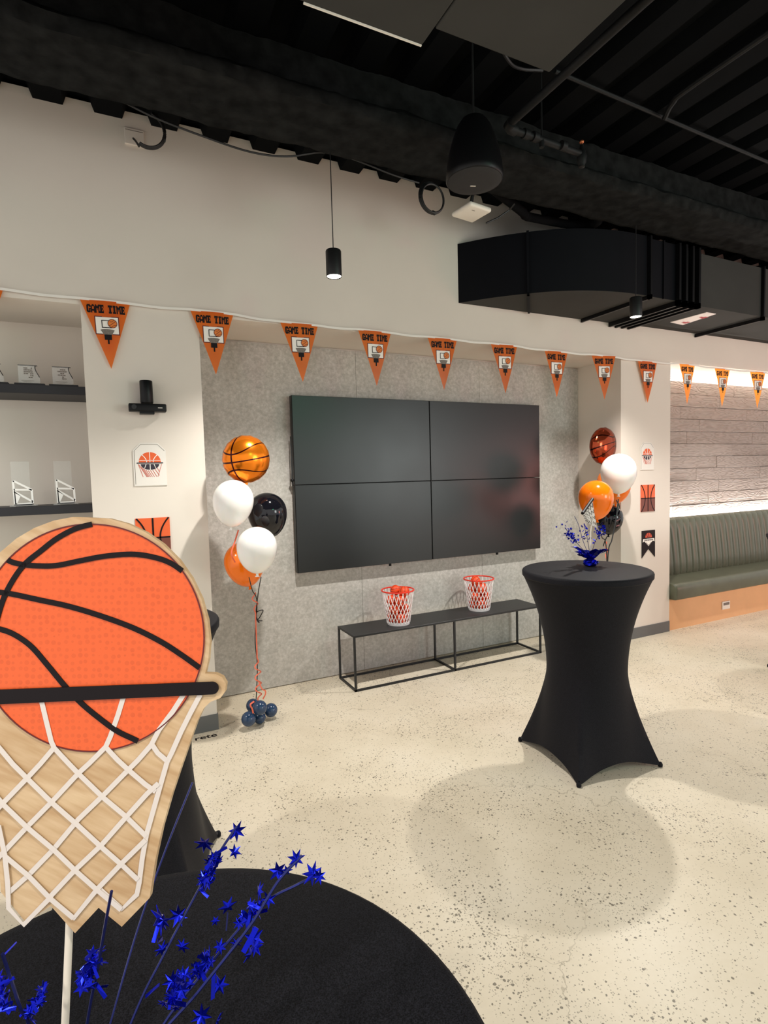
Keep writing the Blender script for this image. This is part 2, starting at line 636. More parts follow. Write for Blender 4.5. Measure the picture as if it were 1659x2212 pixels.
# corrugated steel deck, flutes running away from the wall
per, ph = 0.3017, -1.464
prof = []
n0 = int((X0 - ph) / per) - 1
n1 = int((X1 + 0.3 - ph) / per) + 1
for i in range(n0, n1):
    c = ph + per * i
    prof += [(c - 0.072, 3.752), (c + 0.072, 3.752), (c + 0.10, 3.83), (c + per - 0.10, 3.83)]
vs, fs = [], []
for x, z in prof:
    vs += [(x, -8.0, z), (x, 0.1, z), (x, -8.0, z + 0.02), (x, 0.1, z + 0.02)]
for i in range(len(prof) - 1):
    a, b = 4 * i, 4 * i + 4
    fs += [(a, a + 1, b + 1, b), (a + 2, b + 2, b + 3, a + 3), (a, b, b + 2, a + 2), (a + 1, a + 3, b + 3, b + 1)]
struct(MB().add(vs, fs).build('ceiling', 'deck'))


# sprayed steel beam in front of the wall
def rough_bar(x0, x1, sect, nx, amp, seed):
    m = MB()
    ns = len(sect)
    vs, fs = [], []
    for i in range(nx + 1):
        x = x0 + (x1 - x0) * i / nx
        for y, z in sect:
            q = Vector((x * 5, y * 9 + seed, z * 9))
            nn = noise.noise(q) + 0.5 * noise.noise(q * 2.7) + 0.3 * noise.noise(q * 6.1)
            vs.append((x, y + amp * nn, z + amp * 0.8 * noise.noise(q + Vector((3, 7, 1))) + amp * 0.4 * noise.noise(q * 4)))
    for i in range(nx):
        for j in range(ns):
            a, b = i * ns + j, i * ns + (j + 1) % ns
            fs.append((a, b, b + ns, a + ns))
    return m.add(vs, fs)


sect = []
corner = [(-1.62, 3.41), (-1.25, 3.41), (-1.23, 3.45), (-1.25, 3.50), (-1.38, 3.52), (-1.39, 3.74), (-1.48, 3.74), (-1.49, 3.52), (-1.60, 3.50), (-1.64, 3.46)]
for i, a in enumerate(corner):
    b = corner[(i + 1) % len(corner)]
    kk = max(1, int(math.hypot(b[0] - a[0], b[1] - a[1]) / 0.025))
    sect += [(a[0] + (b[0] - a[0]) * j / kk, a[1] + (b[1] - a[1]) * j / kk) for j in range(kk)]
beam = struct(rough_bar(X0, X1, sect, 420, 0.014, 3.0).build('ceiling_beam', 'spray', smooth=True, angle=70))

# ================================================================== ceiling services
# big flat duct overhead
dt = thing('ventilation_duct', (-1.2, -3.2, 3.2), 'wide flat dark grey duct overhead beside the long straight sprinkler pipe', 'duct')
MB().bevbox(-3.0, -0.146, -4.6, -2.38, 3.20, 3.55, 0.006, 2).build('duct_section', 'duct_grey', dt)
MB().bevbox(-0.142, 0.385, -4.6, -2.463, 3.20, 3.55, 0.006, 2).build('duct_section', 'duct_grey', dt)
MB().box(-0.60, -0.15, -2.382, -2.376, 3.196, 3.201).build('edge_lip', 'white_plastic', dt, label='pale metal edge strip')
MB().tube([(-0.11, -2.62, 3.2), (-0.12, -2.70, 3.165), (-0.11, -2.80, 3.18), (-0.10, -2.9, 3.2)], 0.004, 6).build('cable_tail', 'cable', dt)

# sprinkler pipe with branch, tee and head
sp = thing('sprinkler_pipe', (0.67, -2.3, 3.4), 'black sprinkler pipe with an elbowed branch and small brass bulb head', 'pipe')
MB().tube([(0.672, -4.6, 3.41), (0.672, -1.87, 3.41)], 0.020, 12).build('main_pipe', 'pipe', sp, True)
MB().tube([(0.672, -1.885, 3.41), (0.675, -1.855, 3.408), (0.70, -1.843, 3.405), (0.73, -1.842, 3.405)], 0.027, 12).build('elbow', 'pipe', sp, True)
MB().tube([(0.72, -1.842, 3.405), (1.20, -1.822, 3.405)], 0.018, 12).build('branch_pipe', 'pipe', sp, True)
for x in (0.80, 0.862, 1.06):
    MB().tube([(x - 0.016, -1.84, 3.405), (x + 0.016, -1.839, 3.405)], 0.025, 12).build('collar', 'pipe', sp, True)
MB().tube([(0.91, -1.838, 3.405), (0.91, -1.838, 3.362)], 0.014, 8).build('clamp', 'pipe', sp, True)
MB().tube([(0.91, -1.838, 3.42), (0.91, -1.838, 3.76)], 0.005, 6).build('hanger_rod', 'pipe', sp, True)
MB().tube([(0.672, -2.9, 3.43), (0.672, -2.9, 3.76)], 0.005, 6).build('hanger_rod', 'pipe', sp, True)
hd = MB().lathe([(0.002, 3.33), (0.017, 3.335), (0.018, 3.35), (0.024, 3.36), (0.027, 3.39), (0.022, 3.42), (0.012, 3.43), (0.010, 3.455)], 14, (1.218, -1.82, 0)).build('sprinkler_head', 'pipe', sp, True)
MB().sphere((1.218, -1.82, 3.472), 0.013, 12, 8, (1, 1, 0.8)).build('bulb', 'copper', hd, True)

# thin conduits under the deck
tag(MB().tube([(0.95, -1.90, 3.725), (2.2, -1.86, 3.725), (3.6, -1.82, 3.725), (6.0, -1.75, 3.725)], 0.011, 8).build('electrical_conduit', 'pipe', None, True, org=(2, -1.86, 3.725)),
    'thin black conduit crossing under the corrugated deck flutes', 'conduit')
pts = smooth_line([(1.72, -4.6, 3.72), (1.72, -3.0, 3.72), (1.72, -2.15, 3.72), (1.74, -2.0, 3.715), (1.80, -1.90, 3.70)], 8)
tag(MB().tube(pts, 0.016, 8).build('bent_conduit', 'pipe', None, True, org=(1.72, -3.0, 3.72)),
    'black conduit running along a deck flute with a bend at its end', 'conduit')
tag(MB().tube(smooth_line([(0.45, -2.05, 3.74), (0.50, -1.99, 3.70), (0.62, -1.93, 3.66), (0.75, -1.87, 3.70), (0.9, -1.86, 3.74)], 8), 0.008, 6).build('ceiling_cable', 'cable', None, True, org=(0.6, -1.95, 3.7)),
    'slack black cable looping above the sprinkler elbow', 'cable')

# pendant loudspeaker
k_ = (0.47, -1.835, 3.10)
ls = thing('pendant_speaker', k_, 'black bell-shaped loudspeaker hanging in front of the sprayed beam', 'speaker')
MB().lathe([(0.138, 3.10), (0.143, 3.106), (0.143, 3.13), (0.139, 3.17), (0.128, 3.23), (0.108, 3.30), (0.085, 3.36), (0.06, 3.395), (0.02, 3.405)], 40, (k_[0], k_[1], 0)).build('housing', 'plastic_black', ls, True)
gr = MB().lathe([(0.001, 3.0935), (0.09, 3.0945), (0.132, 3.098), (0.136, 3.1005)], 40, (k_[0], k_[1], 0)).build('grille', 'grille', ls, True)
bd = MB().box(-0.014, 0.014, -0.0025, 0.0025, -0.002, 0.0)
bd.v = [Matrix.Rotation(-0.35, 3, 'Z') @ p + Vector((k_[0] + 0.012, k_[1] + 0.03, 3.0945)) for p in bd.v]
bd.build('badge', 'white_plastic', gr, label='small white bar badge')
MB().tube([(k_[0], k_[1], 3.40), (k_[0], k_[1], 3.77)], 0.006, 6).build('hanger_cable', 'cable', ls)

# white access point on a bracket
ap = thing('access_point', (0.91, -1.18, 3.3), 'white rounded square wireless access point below the dark beam', 'access point')
b = MB().bevbox(-0.092, 0.092, -0.092, 0.092, -0.014, 0.016, 0.013, 4)
RZ = Matrix.Rotation(0.13, 3, 'Z')
b.v = [RZ @ p + Vector((0.912, -1.184, 3.305)) for p in b.v]
pb = b.build('body', 'white_plastic', ap, True)
b = MB().box(-0.012, 0.012, -0.002, 0.002, -0.0155, -0.0138)
b.v = [RZ @ p + Vector((0.89, -1.235, 3.305)) for p in b.v]
b.build('status_light', 'print_grey', pb)
MB().box(0.87, 0.95, -1.22, -1.14, 3.321, 3.345).build('mount_plate', 'plastic_black', ap)
MB().tube([(0.91, -1.18, 3.34), (0.91, -1.20, 3.40), (0.91, -1.26, 3.46)], 0.012, 8).build('bracket', 'plastic_black', ap)
tag(MB().tube([at(1050, 482, 1, -1.1), at(1075, 471, 1, -1.12), at(1100, 454, 1, -1.15), at(1112, 440, 1, -1.2)], 0.006, 6).build('antenna_rod', 'cable', None, True, org=at(1080, 468, 1, -1.12)),
    'short black rod poking out beside the white access point', 'rod')
tag(MB().tube(smooth_line([Vector((1.02, -1.24, 3.46)), at(1125, 455, 1, -1.1), at(1135, 466, 1, -1.05), at(1150, 470, 1, -1.0), at(1200, 480, 1, -1.0), at(1260, 488, 1, -1.05), at(1290, 480, 1, -1.18), Vector((1.98, -1.24, 3.46))], 8), 0.03, 10).build('flexible_hose', 'black', None, True, org=at(1180, 470, 1, -1.0)),
    'black flexible hose sagging behind the beam above the elbow duct', 'hose')


# cable coils
def coil(name, c, r, label, a0=0, a1=2 * PI, tail=None):
    m = MB()
    for kk in range(3):
        rr = r * (1 - 0.05 * kk)
        m.tube([(c[0] + rr * math.cos(a0 + (a1 - a0) * i / 36) * 0.98, c[1] - 0.008 * kk, c[2] + rr * 1.05 * math.sin(a0 + (a1 - a0) * i / 36) - 0.004 * kk) for i in range(37)], 0.006, 6)
    t = thing(name, c, label, 'cable', 'coiled cables hanging from the beam')
    m.build('coil', 'cable', t, True)
    a = (a0 + a1) / 2 if a1 - a0 < 6 else -PI / 2 + 0.1
    p = Vector((c[0] + r * math.cos(a) * 0.95, c[1] - 0.008, c[2] + r * 1.02 * math.sin(a)))
    MB().tube([p + Vector((-0.010, 0, 0.002)), p + Vector((0.010, 0, -0.002))], 0.012, 8).build('cable_tie', 'cable', t, True)
    if tail:
        MB().tube(smooth_line(tail, 6), 0.006, 6).build('cable_end', 'cable', t, True)


coil('cable_coil', at(932, 428, 1, -1.22), 0.088, 'round coil of black cable beside the bell-shaped speaker')
pc = at(318, 280, 1, -0.66)
coil('cable_coil', pc, 0.1, 'half coil of black cable feeding the white wall plate', -2.1, 1.3,
     [at(300, 316, 1, -0.66), at(294, 306, 1, -0.60), at(288, 299, 1, -0.56)])
pl = thing('blank_plate', (-1.03, FACE, 3.66), 'white square blank plate high on the wall behind a cable', 'wall plate')
MB().bevbox(-1.083, -0.977, FACE - 0.012, FACE - 0.001, 3.612, 3.705, 0.003, 2).build('plate', 'wall', pl)
MB().box(-1.078, -0.982, FACE - 0.0135, FACE - 0.0115, 3.690, 3.693).build('seam', 'print_grey', pl)
tag(MB().tube(smooth_line([at(240, 205, 1, -1.22), at(330, 252, 1, -1.21), at(440, 295, 1, -1.20), at(540, 328, 1, -1.2), at(620, 338, 1, -1.2), at(720, 331, 1, -1.22), at(850, 378, 1, -1.23), at(905, 395, 1, -1.22)], 8), 0.005, 6).build('loose_cable', 'cable', None, True, org=at(540, 325, 1, -1.2)),
    'long thin black cable drooping along the underside of the beam', 'cable')


# pendant lamps
def pendant(x, y, z, top, label):
    t = thing('pendant_lamp', (x, y, z), label, 'pendant lamp', 'black cylinder pendants')
    MB().lathe([(0.037, z + 0.006), (0.042, z), (0.043, z + 0.004), (0.043, z + 0.136), (0.040, z + 0.142), (0.002, z + 0.143)], 28, (x, y, 0)).build('shade', 'can', t, True)
    MB().lathe([(0.001, z + 0.0035), (0.038, z + 0.0035), (0.038, z + 0.005), (0.001, z + 0.0055)], 28, (x, y, 0)).build('diffuser', 'glow', t, True)
    MB().tube([(x, y, z + 0.14), (x, y, top)], 0.0028, 6).build('cord', 'cable', t)


pendant(*PENDANTS[0], 3.41, 'lit black cylinder pendant hanging on a long cord before the white wall')
pendant(*PENDANTS[1], 3.74, 'lit black cylinder pendant hanging in front of the black elbow duct')

# elbow duct from the wall
ed = thing('elbow_duct', (2.5, -0.9, 2.955), 'black rectangular duct elbowing out of the wall with ribbed flanges', 'duct')
ZB, ZT = 2.955, 3.40
front = smooth_line([(1.235, FACE - 0.001), (1.40, -0.735), (1.57, -0.895), (1.75, -1.03), (1.98, -1.14), (2.25, -1.205), (2.50, -1.22)], 6)
front = [Vector((p.x, p.y)) for p in front]
poly = [tuple(p) for p in front] + [(2.50, FACE - 0.001)]
MB().prism(poly, lambda u, v, d: (u, v, ZB + d), ZT - ZB).build('elbow_body', 'duct', ed, True, angle=30)
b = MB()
b.prism([(p[0], p[1]) for p in poly], lambda u, v, d: (u, v, ZB - 0.001 + d), 0.0008).build('underside', 'duct_grey', ed)  # paler grey sheet: floor bounce light put into the colour
MB().box(2.50, 2.98, -1.205, FACE - 0.001, ZB + 0.005, ZT - 0.005).build('straight_section', 'duct', ed)
MB().box(2.50, 2.98, -1.204, FACE - 0.002, ZB + 0.003, ZB + 0.0055).build('underside', 'duct_grey', ed)  # same paler grey for the bounced light from below
MB().box(3.02, X1, -1.17, FACE - 0.001, ZB + 0.01, ZT - 0.01).build('straight_section', 'duct_grey', ed)


def flange(x, y0, pr=0.028, w_=0.018):
    m = MB()
    m.box(x - w_ / 2, x + w_ / 2, y0 - pr, FACE - 0.002, ZB - pr, ZB + 0.004)
    m.box(x - w_ / 2, x + w_ / 2, y0 - pr, y0 + 0.004, ZB - pr, ZT + 0.02)
    m.box(x - w_ / 2, x + w_ / 2, y0 - pr, FACE - 0.002, ZT - 0.004, ZT + 0.02)
    m.build('flange', 'plastic_black', ed)


flange(2.52, -1.22)
for x in (2.86, 2.94, 3.02, 3.10):
    flange(x, -1.205, 0.036, 0.022)
flange(4.05, -1.17)
flange(5.4, -1.17)
# radial seam on the elbow
r0, r1 = Vector((1.60, -0.92)), Vector((1.915, FACE - 0.02))
dv = (r1 - r0).normalized()
nv = Vector((-dv.y, dv.x)) * 0.009
q0 = r0 - dv * 0.022
MB().prism([tuple(q0 - nv), tuple(q0 + nv), tuple(r1 + nv), tuple(r1 - nv)], lambda u, v, d: (u, v, ZB - 0.018 + d), 0.02).build('seam', 'duct', ed)
MB().prism([tuple(q0 - nv), tuple(q0 + nv), tuple(r0 + dv * 0.004 + nv), tuple(r0 + dv * 0.004 - nv)], lambda u, v, d: (u, v, ZB - 0.018 + d), ZT - ZB + 0.02).build('seam', 'duct', ed)
MB().box(2.70, 2.715, -1.216, -1.2, ZB + 0.0, ZT).build('seam', 'duct', ed)
# label stuck below
sg = thing('warning_label', (3.5, -0.9, ZB), 'white label with two red marks stuck under the black duct', 'label')
MB().add([(3.40, -0.75, ZB + 0.0045), (3.42, -1.08, ZB + 0.0045), (3.55, -1.08, ZB + 0.0045), (3.60, -0.73, ZB + 0.0045),
          (3.40, -0.75, ZB + 0.009), (3.42, -1.08, ZB + 0.009), (3.55, -1.08, ZB + 0.009), (3.60, -0.73, ZB + 0.009)],
         [(0, 1, 2, 3), (7, 6, 5, 4), (0, 4, 5, 1), (1, 5, 6, 2), (2, 6, 7, 3), (3, 7, 4, 0)]).build('sheet', 'label', sg)
M['mark_red'] = mat('mark_red', (176, 28, 42), 0.5)
for y in (-0.80, -0.97):
    m = MB()
    m.box(3.535, 3.575, y - 0.025, y + 0.025, ZB + 0.003, ZB + 0.0043)
    m.box(3.50, 3.54, y - 0.012, y + 0.012, ZB + 0.003, ZB + 0.0043)
    m.build('red_mark', 'mark_red', sg)

# ================================================================== bunting
GLYPH = {
    'G': ['.#####.', '#######', '###.###', '###....', '###.###', '###.###', '###.##.', '#######', '.#####.'],
    'A': ['..###..', '.#####.', '##...##', '##...##', '##...##', '#######', '#######', '##...##', '##...##'],
    'M': ['##...##', '###.###', '#######', '#######', '##.#.##', '##.#.##', '##...##', '##...##', '##...##'],
    'E': ['#######', '#######', '.###..#', '.###.#.', '.#####.', '.###.#.', '.###..#', '#######', '#######'],
    'T': ['#######', '#######', '#.###.#', '..###..', '..###..', '..###..', '..###..', '.#####.', '.#####.'],
    'I': ['.#####.', '.#####.', '..###..', '..###..', '..###..', '..###..', '..###..', '.#####.', '.#####.'],
}


def slab_text(text, x0, x1, z0, z1, fn, thick):
    m = MB()
    n = len(text)
    cw_ = (x1 - x0) / n
    for i, ch in enumerate(text):
        g = GLYPH.get(ch)
        if not g:
            continue
        px_, pz = cw_ * 0.99 / 7, (z1 - z0) / 9
        for r, row in enumerate(g):
            c = 0
            while c < 7:
                if row[c] == '#':
                    e = c
                    while e < 7 and row[e] == '#':
                        e += 1
                    a, b_ = x0 + i * cw_ + c * px_, x0 + i * cw_ + e * px_
                    za, zb = z1 - (r + 1) * pz, z1 - r * pz
                    m.prism([(a, za), (b_, za), (b_, zb), (a, zb)], fn, thick)
                    c = e
                else:
                    c += 1
    return m


PW, PH = 0.262, 0.385


def fold(u, v, d):
    """gentle curl of the film: local x across, z down from the top edge"""
    return (u, -d - 0.006 * math.cos(u / PW * PI) + 0.012 * (v / PH) ** 2, v)


pen_mesh = None
bt = thing('bunting_banner', (1.7, FACE - 0.012, 2.67), 'orange basketball pennant banner strung across the white bulkhead reading GAME TIME', 'bunting')


def film_mesh():
    vs, fs = [], []
    N, K = 10, 8
    for i in range(N + 1):
        v = -PH * i / N
        hw = PW / 2 * (1 - i / N) + 0.0005
        for j in range(K + 1):
            u = -hw + 2 * hw * j / K
            vs.append(fold(u, v, 0))
    for i in range(N):
        for j in range(K):
            a = i * (K + 1) + j
            fs.append((a, a + 1, a + K + 2, a + K + 1))
    return MB().add(vs, fs).mesh('pennant', smooth=True)


T_ = 0.0006


def sub(u, v, d):
    p = fold(u, v, d + 0.0008)
    return p


def flat(m, name, smooth=False):
    return m.mesh(name)


P_film = film_mesh()
P_text = slab_text('GAME TIME', -0.102, 0.098, -0.071, -0.024, sub, T_).mesh('lettering')
P_frame = MB().prism([(-0.066, -0.088), (0.062, -0.088), (0.062, -0.192), (-0.066, -0.192)], sub, T_).mesh('backboard_frame')
P_board = MB().prism([(-0.061, -0.093), (0.057, -0.093), (0.057, -0.187), (-0.061, -0.187)], lambda u, v, d: sub(u, v, d + 0.0006), T_).mesh('backboard')
m = MB()
g2 = lambda u, v, d: sub(u, v, d + 0.0012)
for a in (((-0.031, -0.112), (0.022, -0.112)), ((-0.031, -0.152), (0.022, -0.152)), ((-0.029, -0.112), (-0.029, -0.152)), ((0.020, -0.112), (0.020, -0.152))):
    m.strip(a, 0.004, g2, T_)
P_square = m.mesh('target_square')
P_ball = MB().prism(circle(0.026, -0.128, 0.024, 24), lambda u, v, d: sub(u, v, d + 0.0018), T_).mesh('printed_ball')
m = MB()
g3 = lambda u, v, d: sub(u, v, d + 0.0024)
m.strip([(q[0], q[1]) for q in circle(0.026, -0.128, 0.024, 24)] + [circle(0.026, -0.128, 0.024, 24)[0]], 0.003, g3, T_)
m.strip([(0.008, -0.142), (0.024, -0.130), (0.044, -0.114)], 0.0025, g3, T_)
m.strip([(0.012, -0.118), (0.024, -0.118), (0.034, -0.108)], 0.002, g3, T_)
m.strip([(0.020, -0.149), (0.030, -0.140), (0.047, -0.136)], 0.002, g3, T_)
P_lines = m.mesh('ball_seams')
m = MB()
m.prism([(-0.038, -0.168), (0.034, -0.168), (0.018, -0.194), (-0.022, -0.194)], g2, T_)
m.prism(circle(-0.002, -0.167, 0.037, 20, ry=0.006), g2, T_)
P_hoop = m.mesh('hoop_net')
m = MB()
m.prism([(-0.021, -0.192), (0.017, -0.192), (0.017, -0.222), (-0.021, -0.222)], g3, T_)
m.prism([(-0.006, -0.220), (0.003, -0.220), (0.003, -0.246), (-0.006, -0.246)], g3, T_)
P_bracket = m.mesh('hoop_bracket')
PSET = [('lettering', P_text, 'print_black'), ('backboard_frame', P_frame, 'print_maroon'), ('backboard', P_board, 'print_white'), ('target_square', P_square, 'print_black'),
        ('printed_ball', P_ball, 'print_ball'), ('ball_seams', P_lines, 'print_maroon'), ('hoop_net', P_hoop, 'print_grey'), ('hoop_bracket', P_bracket, 'print_black')]
P_film.materials.append(M['pennant'])
for nm, me, mm in PSET:
    me.materials.append(M[mm])

PENS = [(-1.86, 2.695, 0.0), (-1.233, 2.686, 0.03), (-0.632, 2.686, 0.0), (-0.064, 2.668, -0.03), (0.497, 2.668, 0.04), (1.068, 2.664, 0.0), (1.655, 2.662, -0.04), (2.208, 2.650, 0.05),
        (2.768, 2.652, -0.35), (3.338, 2.640, 0.02), (3.905, 2.648, 0.25), (4.455, 2.638, 0.12), (5.06, 2.640, -0.05), (5.63, 2.642, 0.05), (6.2, 2.645, 0.0)]
tape = []
for i, (x, z, rz) in enumerate(PENS):
    o = bpy.data.objects.new('pennant', P_film)
    C.objects.link(o)
    o.parent = bt
    o.location = Vector((x, FACE - 0.022, z)) - bt.location
    o.rotation_euler = (0, -0.02 + random.uniform(-0.01, 0.01), rz * 0.35)
    o.scale = (1, 1, 1)
    for nm, me, mm in PSET:
        c = bpy.data.objects.new(nm, me)
        C.objects.link(c)
        c.parent = o
        if nm == 'lettering':
            c['kind'] = 'stuff'
    tape += [(x - PW / 2 - 0.005, z + 0.002), (x, z + 0.001), (x + PW / 2 + 0.005, z - 0.001)]
    if i + 1 < len(PENS):
        xm, zm = (x + PENS[i + 1][0]) / 2, (z + PENS[i + 1][1]) / 2
        tape.append((xm, zm - 0.006))
tl = [(p.x, p.y) for p in smooth_line([(-3.1, 2.70)] + tape + [(7.2, 2.66)], 3)]
MB().strip(tl, 0.014, lambda u, v, d: (u, FACE - 0.024 - d, v), 0.002).build('tape', 'string', bt)

# ================================================================== video wall
vw = thing('video_wall', (1.215, -0.1, 0.893), 'large black video wall of four screens on the grey felt', 'video wall')
for i in range(2):
    for j in range(2):
        x0, z0 = 0.001 + i * 1.2155, 0.894 + j * 0.6855
        d = MB().bevbox(x0, x0 + 1.2125, -0.094, -0.045, z0, z0 + 0.6825, 0.002, 1).build('display_panel', 'bezel', vw)
        MB().box(x0 + 0.004, x0 + 1.2085, -0.1, -0.0945, z0 + 0.004, z0 + 0.6785).build('screen', 'screen', d)
MB().box(0.12, 2.31, -0.045, -0.016, 1.0, 2.16).build('mount_frame', 'plastic_black', vw)
for x in (0.815, 1.93):
    MB().tube([(x, -0.07, 0.894), (x, -0.07, 0.872)], 0.012, 8).build('foot_tab', 'plastic_black', vw)
MB().tube(smooth_line([(-0.008, -0.07, 1.95), (-0.010, -0.08, 1.7), (-0.012, -0.08, 1.63), (-0.006, -0.08, 1.57)], 6), 0.005, 6).build('side_cable', 'cable', vw)
MB().sphere((-0.012, -0.085, 1.615), 0.014, 10, 8).build('sensor', 'plastic_black', vw, True)

# ================================================================== wall things on the pillars
wc = thing('conference_camera', (-1.04, FACE, 2.07), 'black camera bar below a black cylinder on the left pillar', 'camera')
MB().lathe([(0.034, 2.10), (0.036, 2.104), (0.036, 2.228), (0.034, 2.232), (0.002, 2.233)], 28, (-1.042, -0.60, 0)).build('cylinder_unit', 'plastic_black', wc, True)
MB().box(-1.06, -1.02, -0.58, FACE - 0.001, 2.12, 2.17).build('wall_bracket', 'plastic_black', wc)
bar = MB().bevbox(-1.144, -0.937, -0.635, -0.57, 2.048, 2.094, 0.006, 3).build('camera_bar', 'plastic_black', wc, True)
MB().tube([(-1.115, -0.6345, 2.073), (-1.115, -0.639, 2.073)], 0.014, 14).build('lens', 'screen', bar, True)
MB().box(-0.985, -0.960, -0.6365, -0.6345, 2.068, 2.072).build('badge', 'white_plastic', bar)
MB().box(-1.085, -1.005, -0.63, -0.575, 2.034, 2.048).build('clip_foot', 'plastic_black', wc)
MB().box(-1.07, -1.01, -0.57, FACE - 0.001, 2.04, 2.06).build('wall_bracket', 'plastic_black', wc)


def wall_print(o, poly, m, y, name, thick=0.0015):
    return MB().prism(poly, xz(y), thick).build(name, m, o)


def backboard_cutout(x, z, label, big):
    """paper backboard with a ball dropping through a net"""
    t = thing('backboard_cutout', (x, FACE - 0.001, z), label, 'wall decoration', 'paper backboard cut-outs on the pillars')
    X = lambda a: x + a
    Z = lambda a: z + a
    out = [(X(-0.093), Z(-0.13)), (X(0.093), Z(-0.13)), (X(0.093), Z(0.085)), (X(0.050), Z(0.13)), (X(-0.050), Z(0.13)), (X(-0.093), Z(0.085))]
    sheet = MB().prism(out, xz(FACE - 0.001), 0.005).build('sheet', 'paper', t)
    y = FACE - 0.006
    # thin outline groove near the top edge
    ln = [(X(-0.085), Z(-0.12)), (X(-0.085), Z(0.082)), (X(-0.047), Z(0.121)), (X(0.047), Z(0.121)), (X(0.085), Z(0.082))]
    MB().strip(ln, 0.0022, xz(y), 0.0008).build('outline', 'print_grey', sheet)
    r = 0.062
    cz = Z(0.012)
    MB().prism(circle(x, cz, r, 30, 0, PI) , xz(y), 0.0012).build('ball_top', 'print_orange', sheet)
    m = MB()
    for aa in ((0, 0),):
        m.strip([(x, cz), (x, cz + r)], 0.004, xz(y - 0.0012), 0.0008)
    for s in (-1, 1):
        m.strip([(x + s * (0.018 + 0.03 * (i / 8) ** 2), cz + r * 0.80 * i / 8) for i in range(9)], 0.004, xz(y - 0.0012), 0.0008)
    m.strip([(x - r * 0.97, cz + 0.011), (x + r * 0.97, cz + 0.011)], 0.003, xz(y - 0.0012), 0.0008)
    m.build('ball_seams', 'print_white', sheet)
    MB().strip([(x - 0.074, cz - 0.004), (x + 0.074, cz - 0.004)], 0.006, xz(y), 0.0016).build('rim_bar', 'print_dark', sheet)
    MB().prism(circle(x, cz - 0.011, 0.052, 30, PI, 2 * PI, ry=0.034), xz(y), 0.0012).build('ball_bottom', 'print_dark', sheet)
    m = MB()
    m.strip([(x, cz - 0.011), (x, cz - 0.045)], 0.004, xz(y - 0.0012), 0.0008)
    for s in (-1, 1):
        m.strip([(x + s * 0.022, cz - 0.011), (x + s * 0.032, cz - 0.036)], 0.0035, xz(y - 0.0012), 0.0008)
    m.build('ball_seams', 'print_white', sheet)
    m = MB()
    for i in range(9):
        u = -0.062 + i * 0.0125
        ztop = cz - 0.014 - 0.036 * max(0, 1 - ((u + 0.004) / 0.056) ** 2)
        zb = cz - 0.088
        ub = u + (ztop - zb) * 0.55
        if ub > 0.046:
            ub, zb = 0.046 + 0.004, zb + (ub - 0.046) / 0.75
        m.strip([(x + u, ztop), (x + ub, zb)], 0.0028, xz(y), 0.001)
    for s in (-1, 1):
        m.strip([(x + s * 0.066, cz - 0.010), (x + s * 0.042, cz - 0.088)], 0.0024, xz(y), 0.001)
    m.build('net_lines', 'print_red', sheet)


backboard_cutout(-1.04, 1.738, 'white paper backboard cut-out below the camera bar on the left pillar', True)
backboard_cutout(3.358, 1.751, 'white paper backboard cut-out on the right pillar beside the white balloon', False)


def ball_card(x0, x1, z0, z1, label, seed):
    xc, zc = (x0 + x1) / 2, (z0 + z1) / 2
    t = thing('basketball_card', (xc, FACE - 0.001, zc), label, 'wall decoration', 'square basketball cards on the pillars')
    sh = MB().box(x0, x1, FACE - 0.005, FACE - 0.001, z0, z1).build('card', 'print_orange', t)
    y = FACE - 0.005
    MB().box(x0, x1, y - 0.001, y, z0, zc).build('dark_half', 'print_brown', sh)
    m = MB()
    g = xz(y - 0.001)
    wd = x1 - x0
    m.strip([(xc, z0), (xc, z1)], 0.010, g, 0.001)
    m.strip([(x0, zc), (x1, zc)], 0.009, g, 0.001)
    hh = (z1 - z0) / 2
    for s in (-1, 1):
        m.strip([(xc + s * wd * (0.20 + 0.27 * abs(i / 10 - 1) ** 2), zc + hh * 0.99 * (i / 10 - 1)) for i in range(21)], 0.009, g, 0.001)
    m.build('seam_lines', 'print_black', sh)


ball_card(-1.14, -0.945, 1.165, 1.41, 'orange basketball print card partly hidden by the big ball cut-out', 1)
ball_card(3.272, 3.468, 1.22, 1.478, 'orange and brown basketball print card on the right pillar', 2)

# black swallow-tail badge
bp = thing('swallowtail_badge', (3.38, FACE - 0.001, 0.9), 'black swallowtail paper badge with a small ball shield on the right pillar', 'wall decoration')
sh = MB().prism([(3.287, 1.037), (3.287, 0.772), (3.379, 0.858), (3.472, 0.772), (3.472, 1.037)], xz(FACE - 0.001), 0.004).build('badge', 'print_black', bp)
y = FACE - 0.005
wall_print(sh, circle(3.379, 0.968, 0.046, 24, 0, PI), 'print_red', y, 'ball_half')
m = MB()
m.strip([(3.379, 0.968), (3.379, 1.014)], 0.004, xz(y - 0.0015), 0.001)
for s in (-1, 1):
    m.strip([(3.379 + s * 0.012, 0.968), (3.379 + s * 0.03, 1.002)], 0.0035, xz(y - 0.0015), 0.001)
m.build('ball_seams', 'print_black', sh)
wall_print(sh, [(3.330, 0.955), (3.428, 0.955), (3.428, 0.925), (3.379, 0.885), (3.330, 0.925)], 'print_white', y, 'shield')
wall_print(sh, [(3.302, 0.957), (3.456, 0.957), (3.462, 0.925), (3.448, 0.932), (3.310, 0.932), (3.296, 0.925)], 'print_white', y - 0.0015, 'ribbon_band')
m = MB()
for i in range(9):
    xx = 3.318 + i * 0.014
    m.box(xx, xx + 0.009, y - 0.004, y - 0.003, 0.937 + 0.002 * (i % 2), 0.951)
for i in range(5):
    m.box(3.352 + i * 0.011, 3.360 + i * 0.011, y - 0.004, y - 0.003, 0.961, 0.967)
m.build('small_print', 'print_dark', sh)
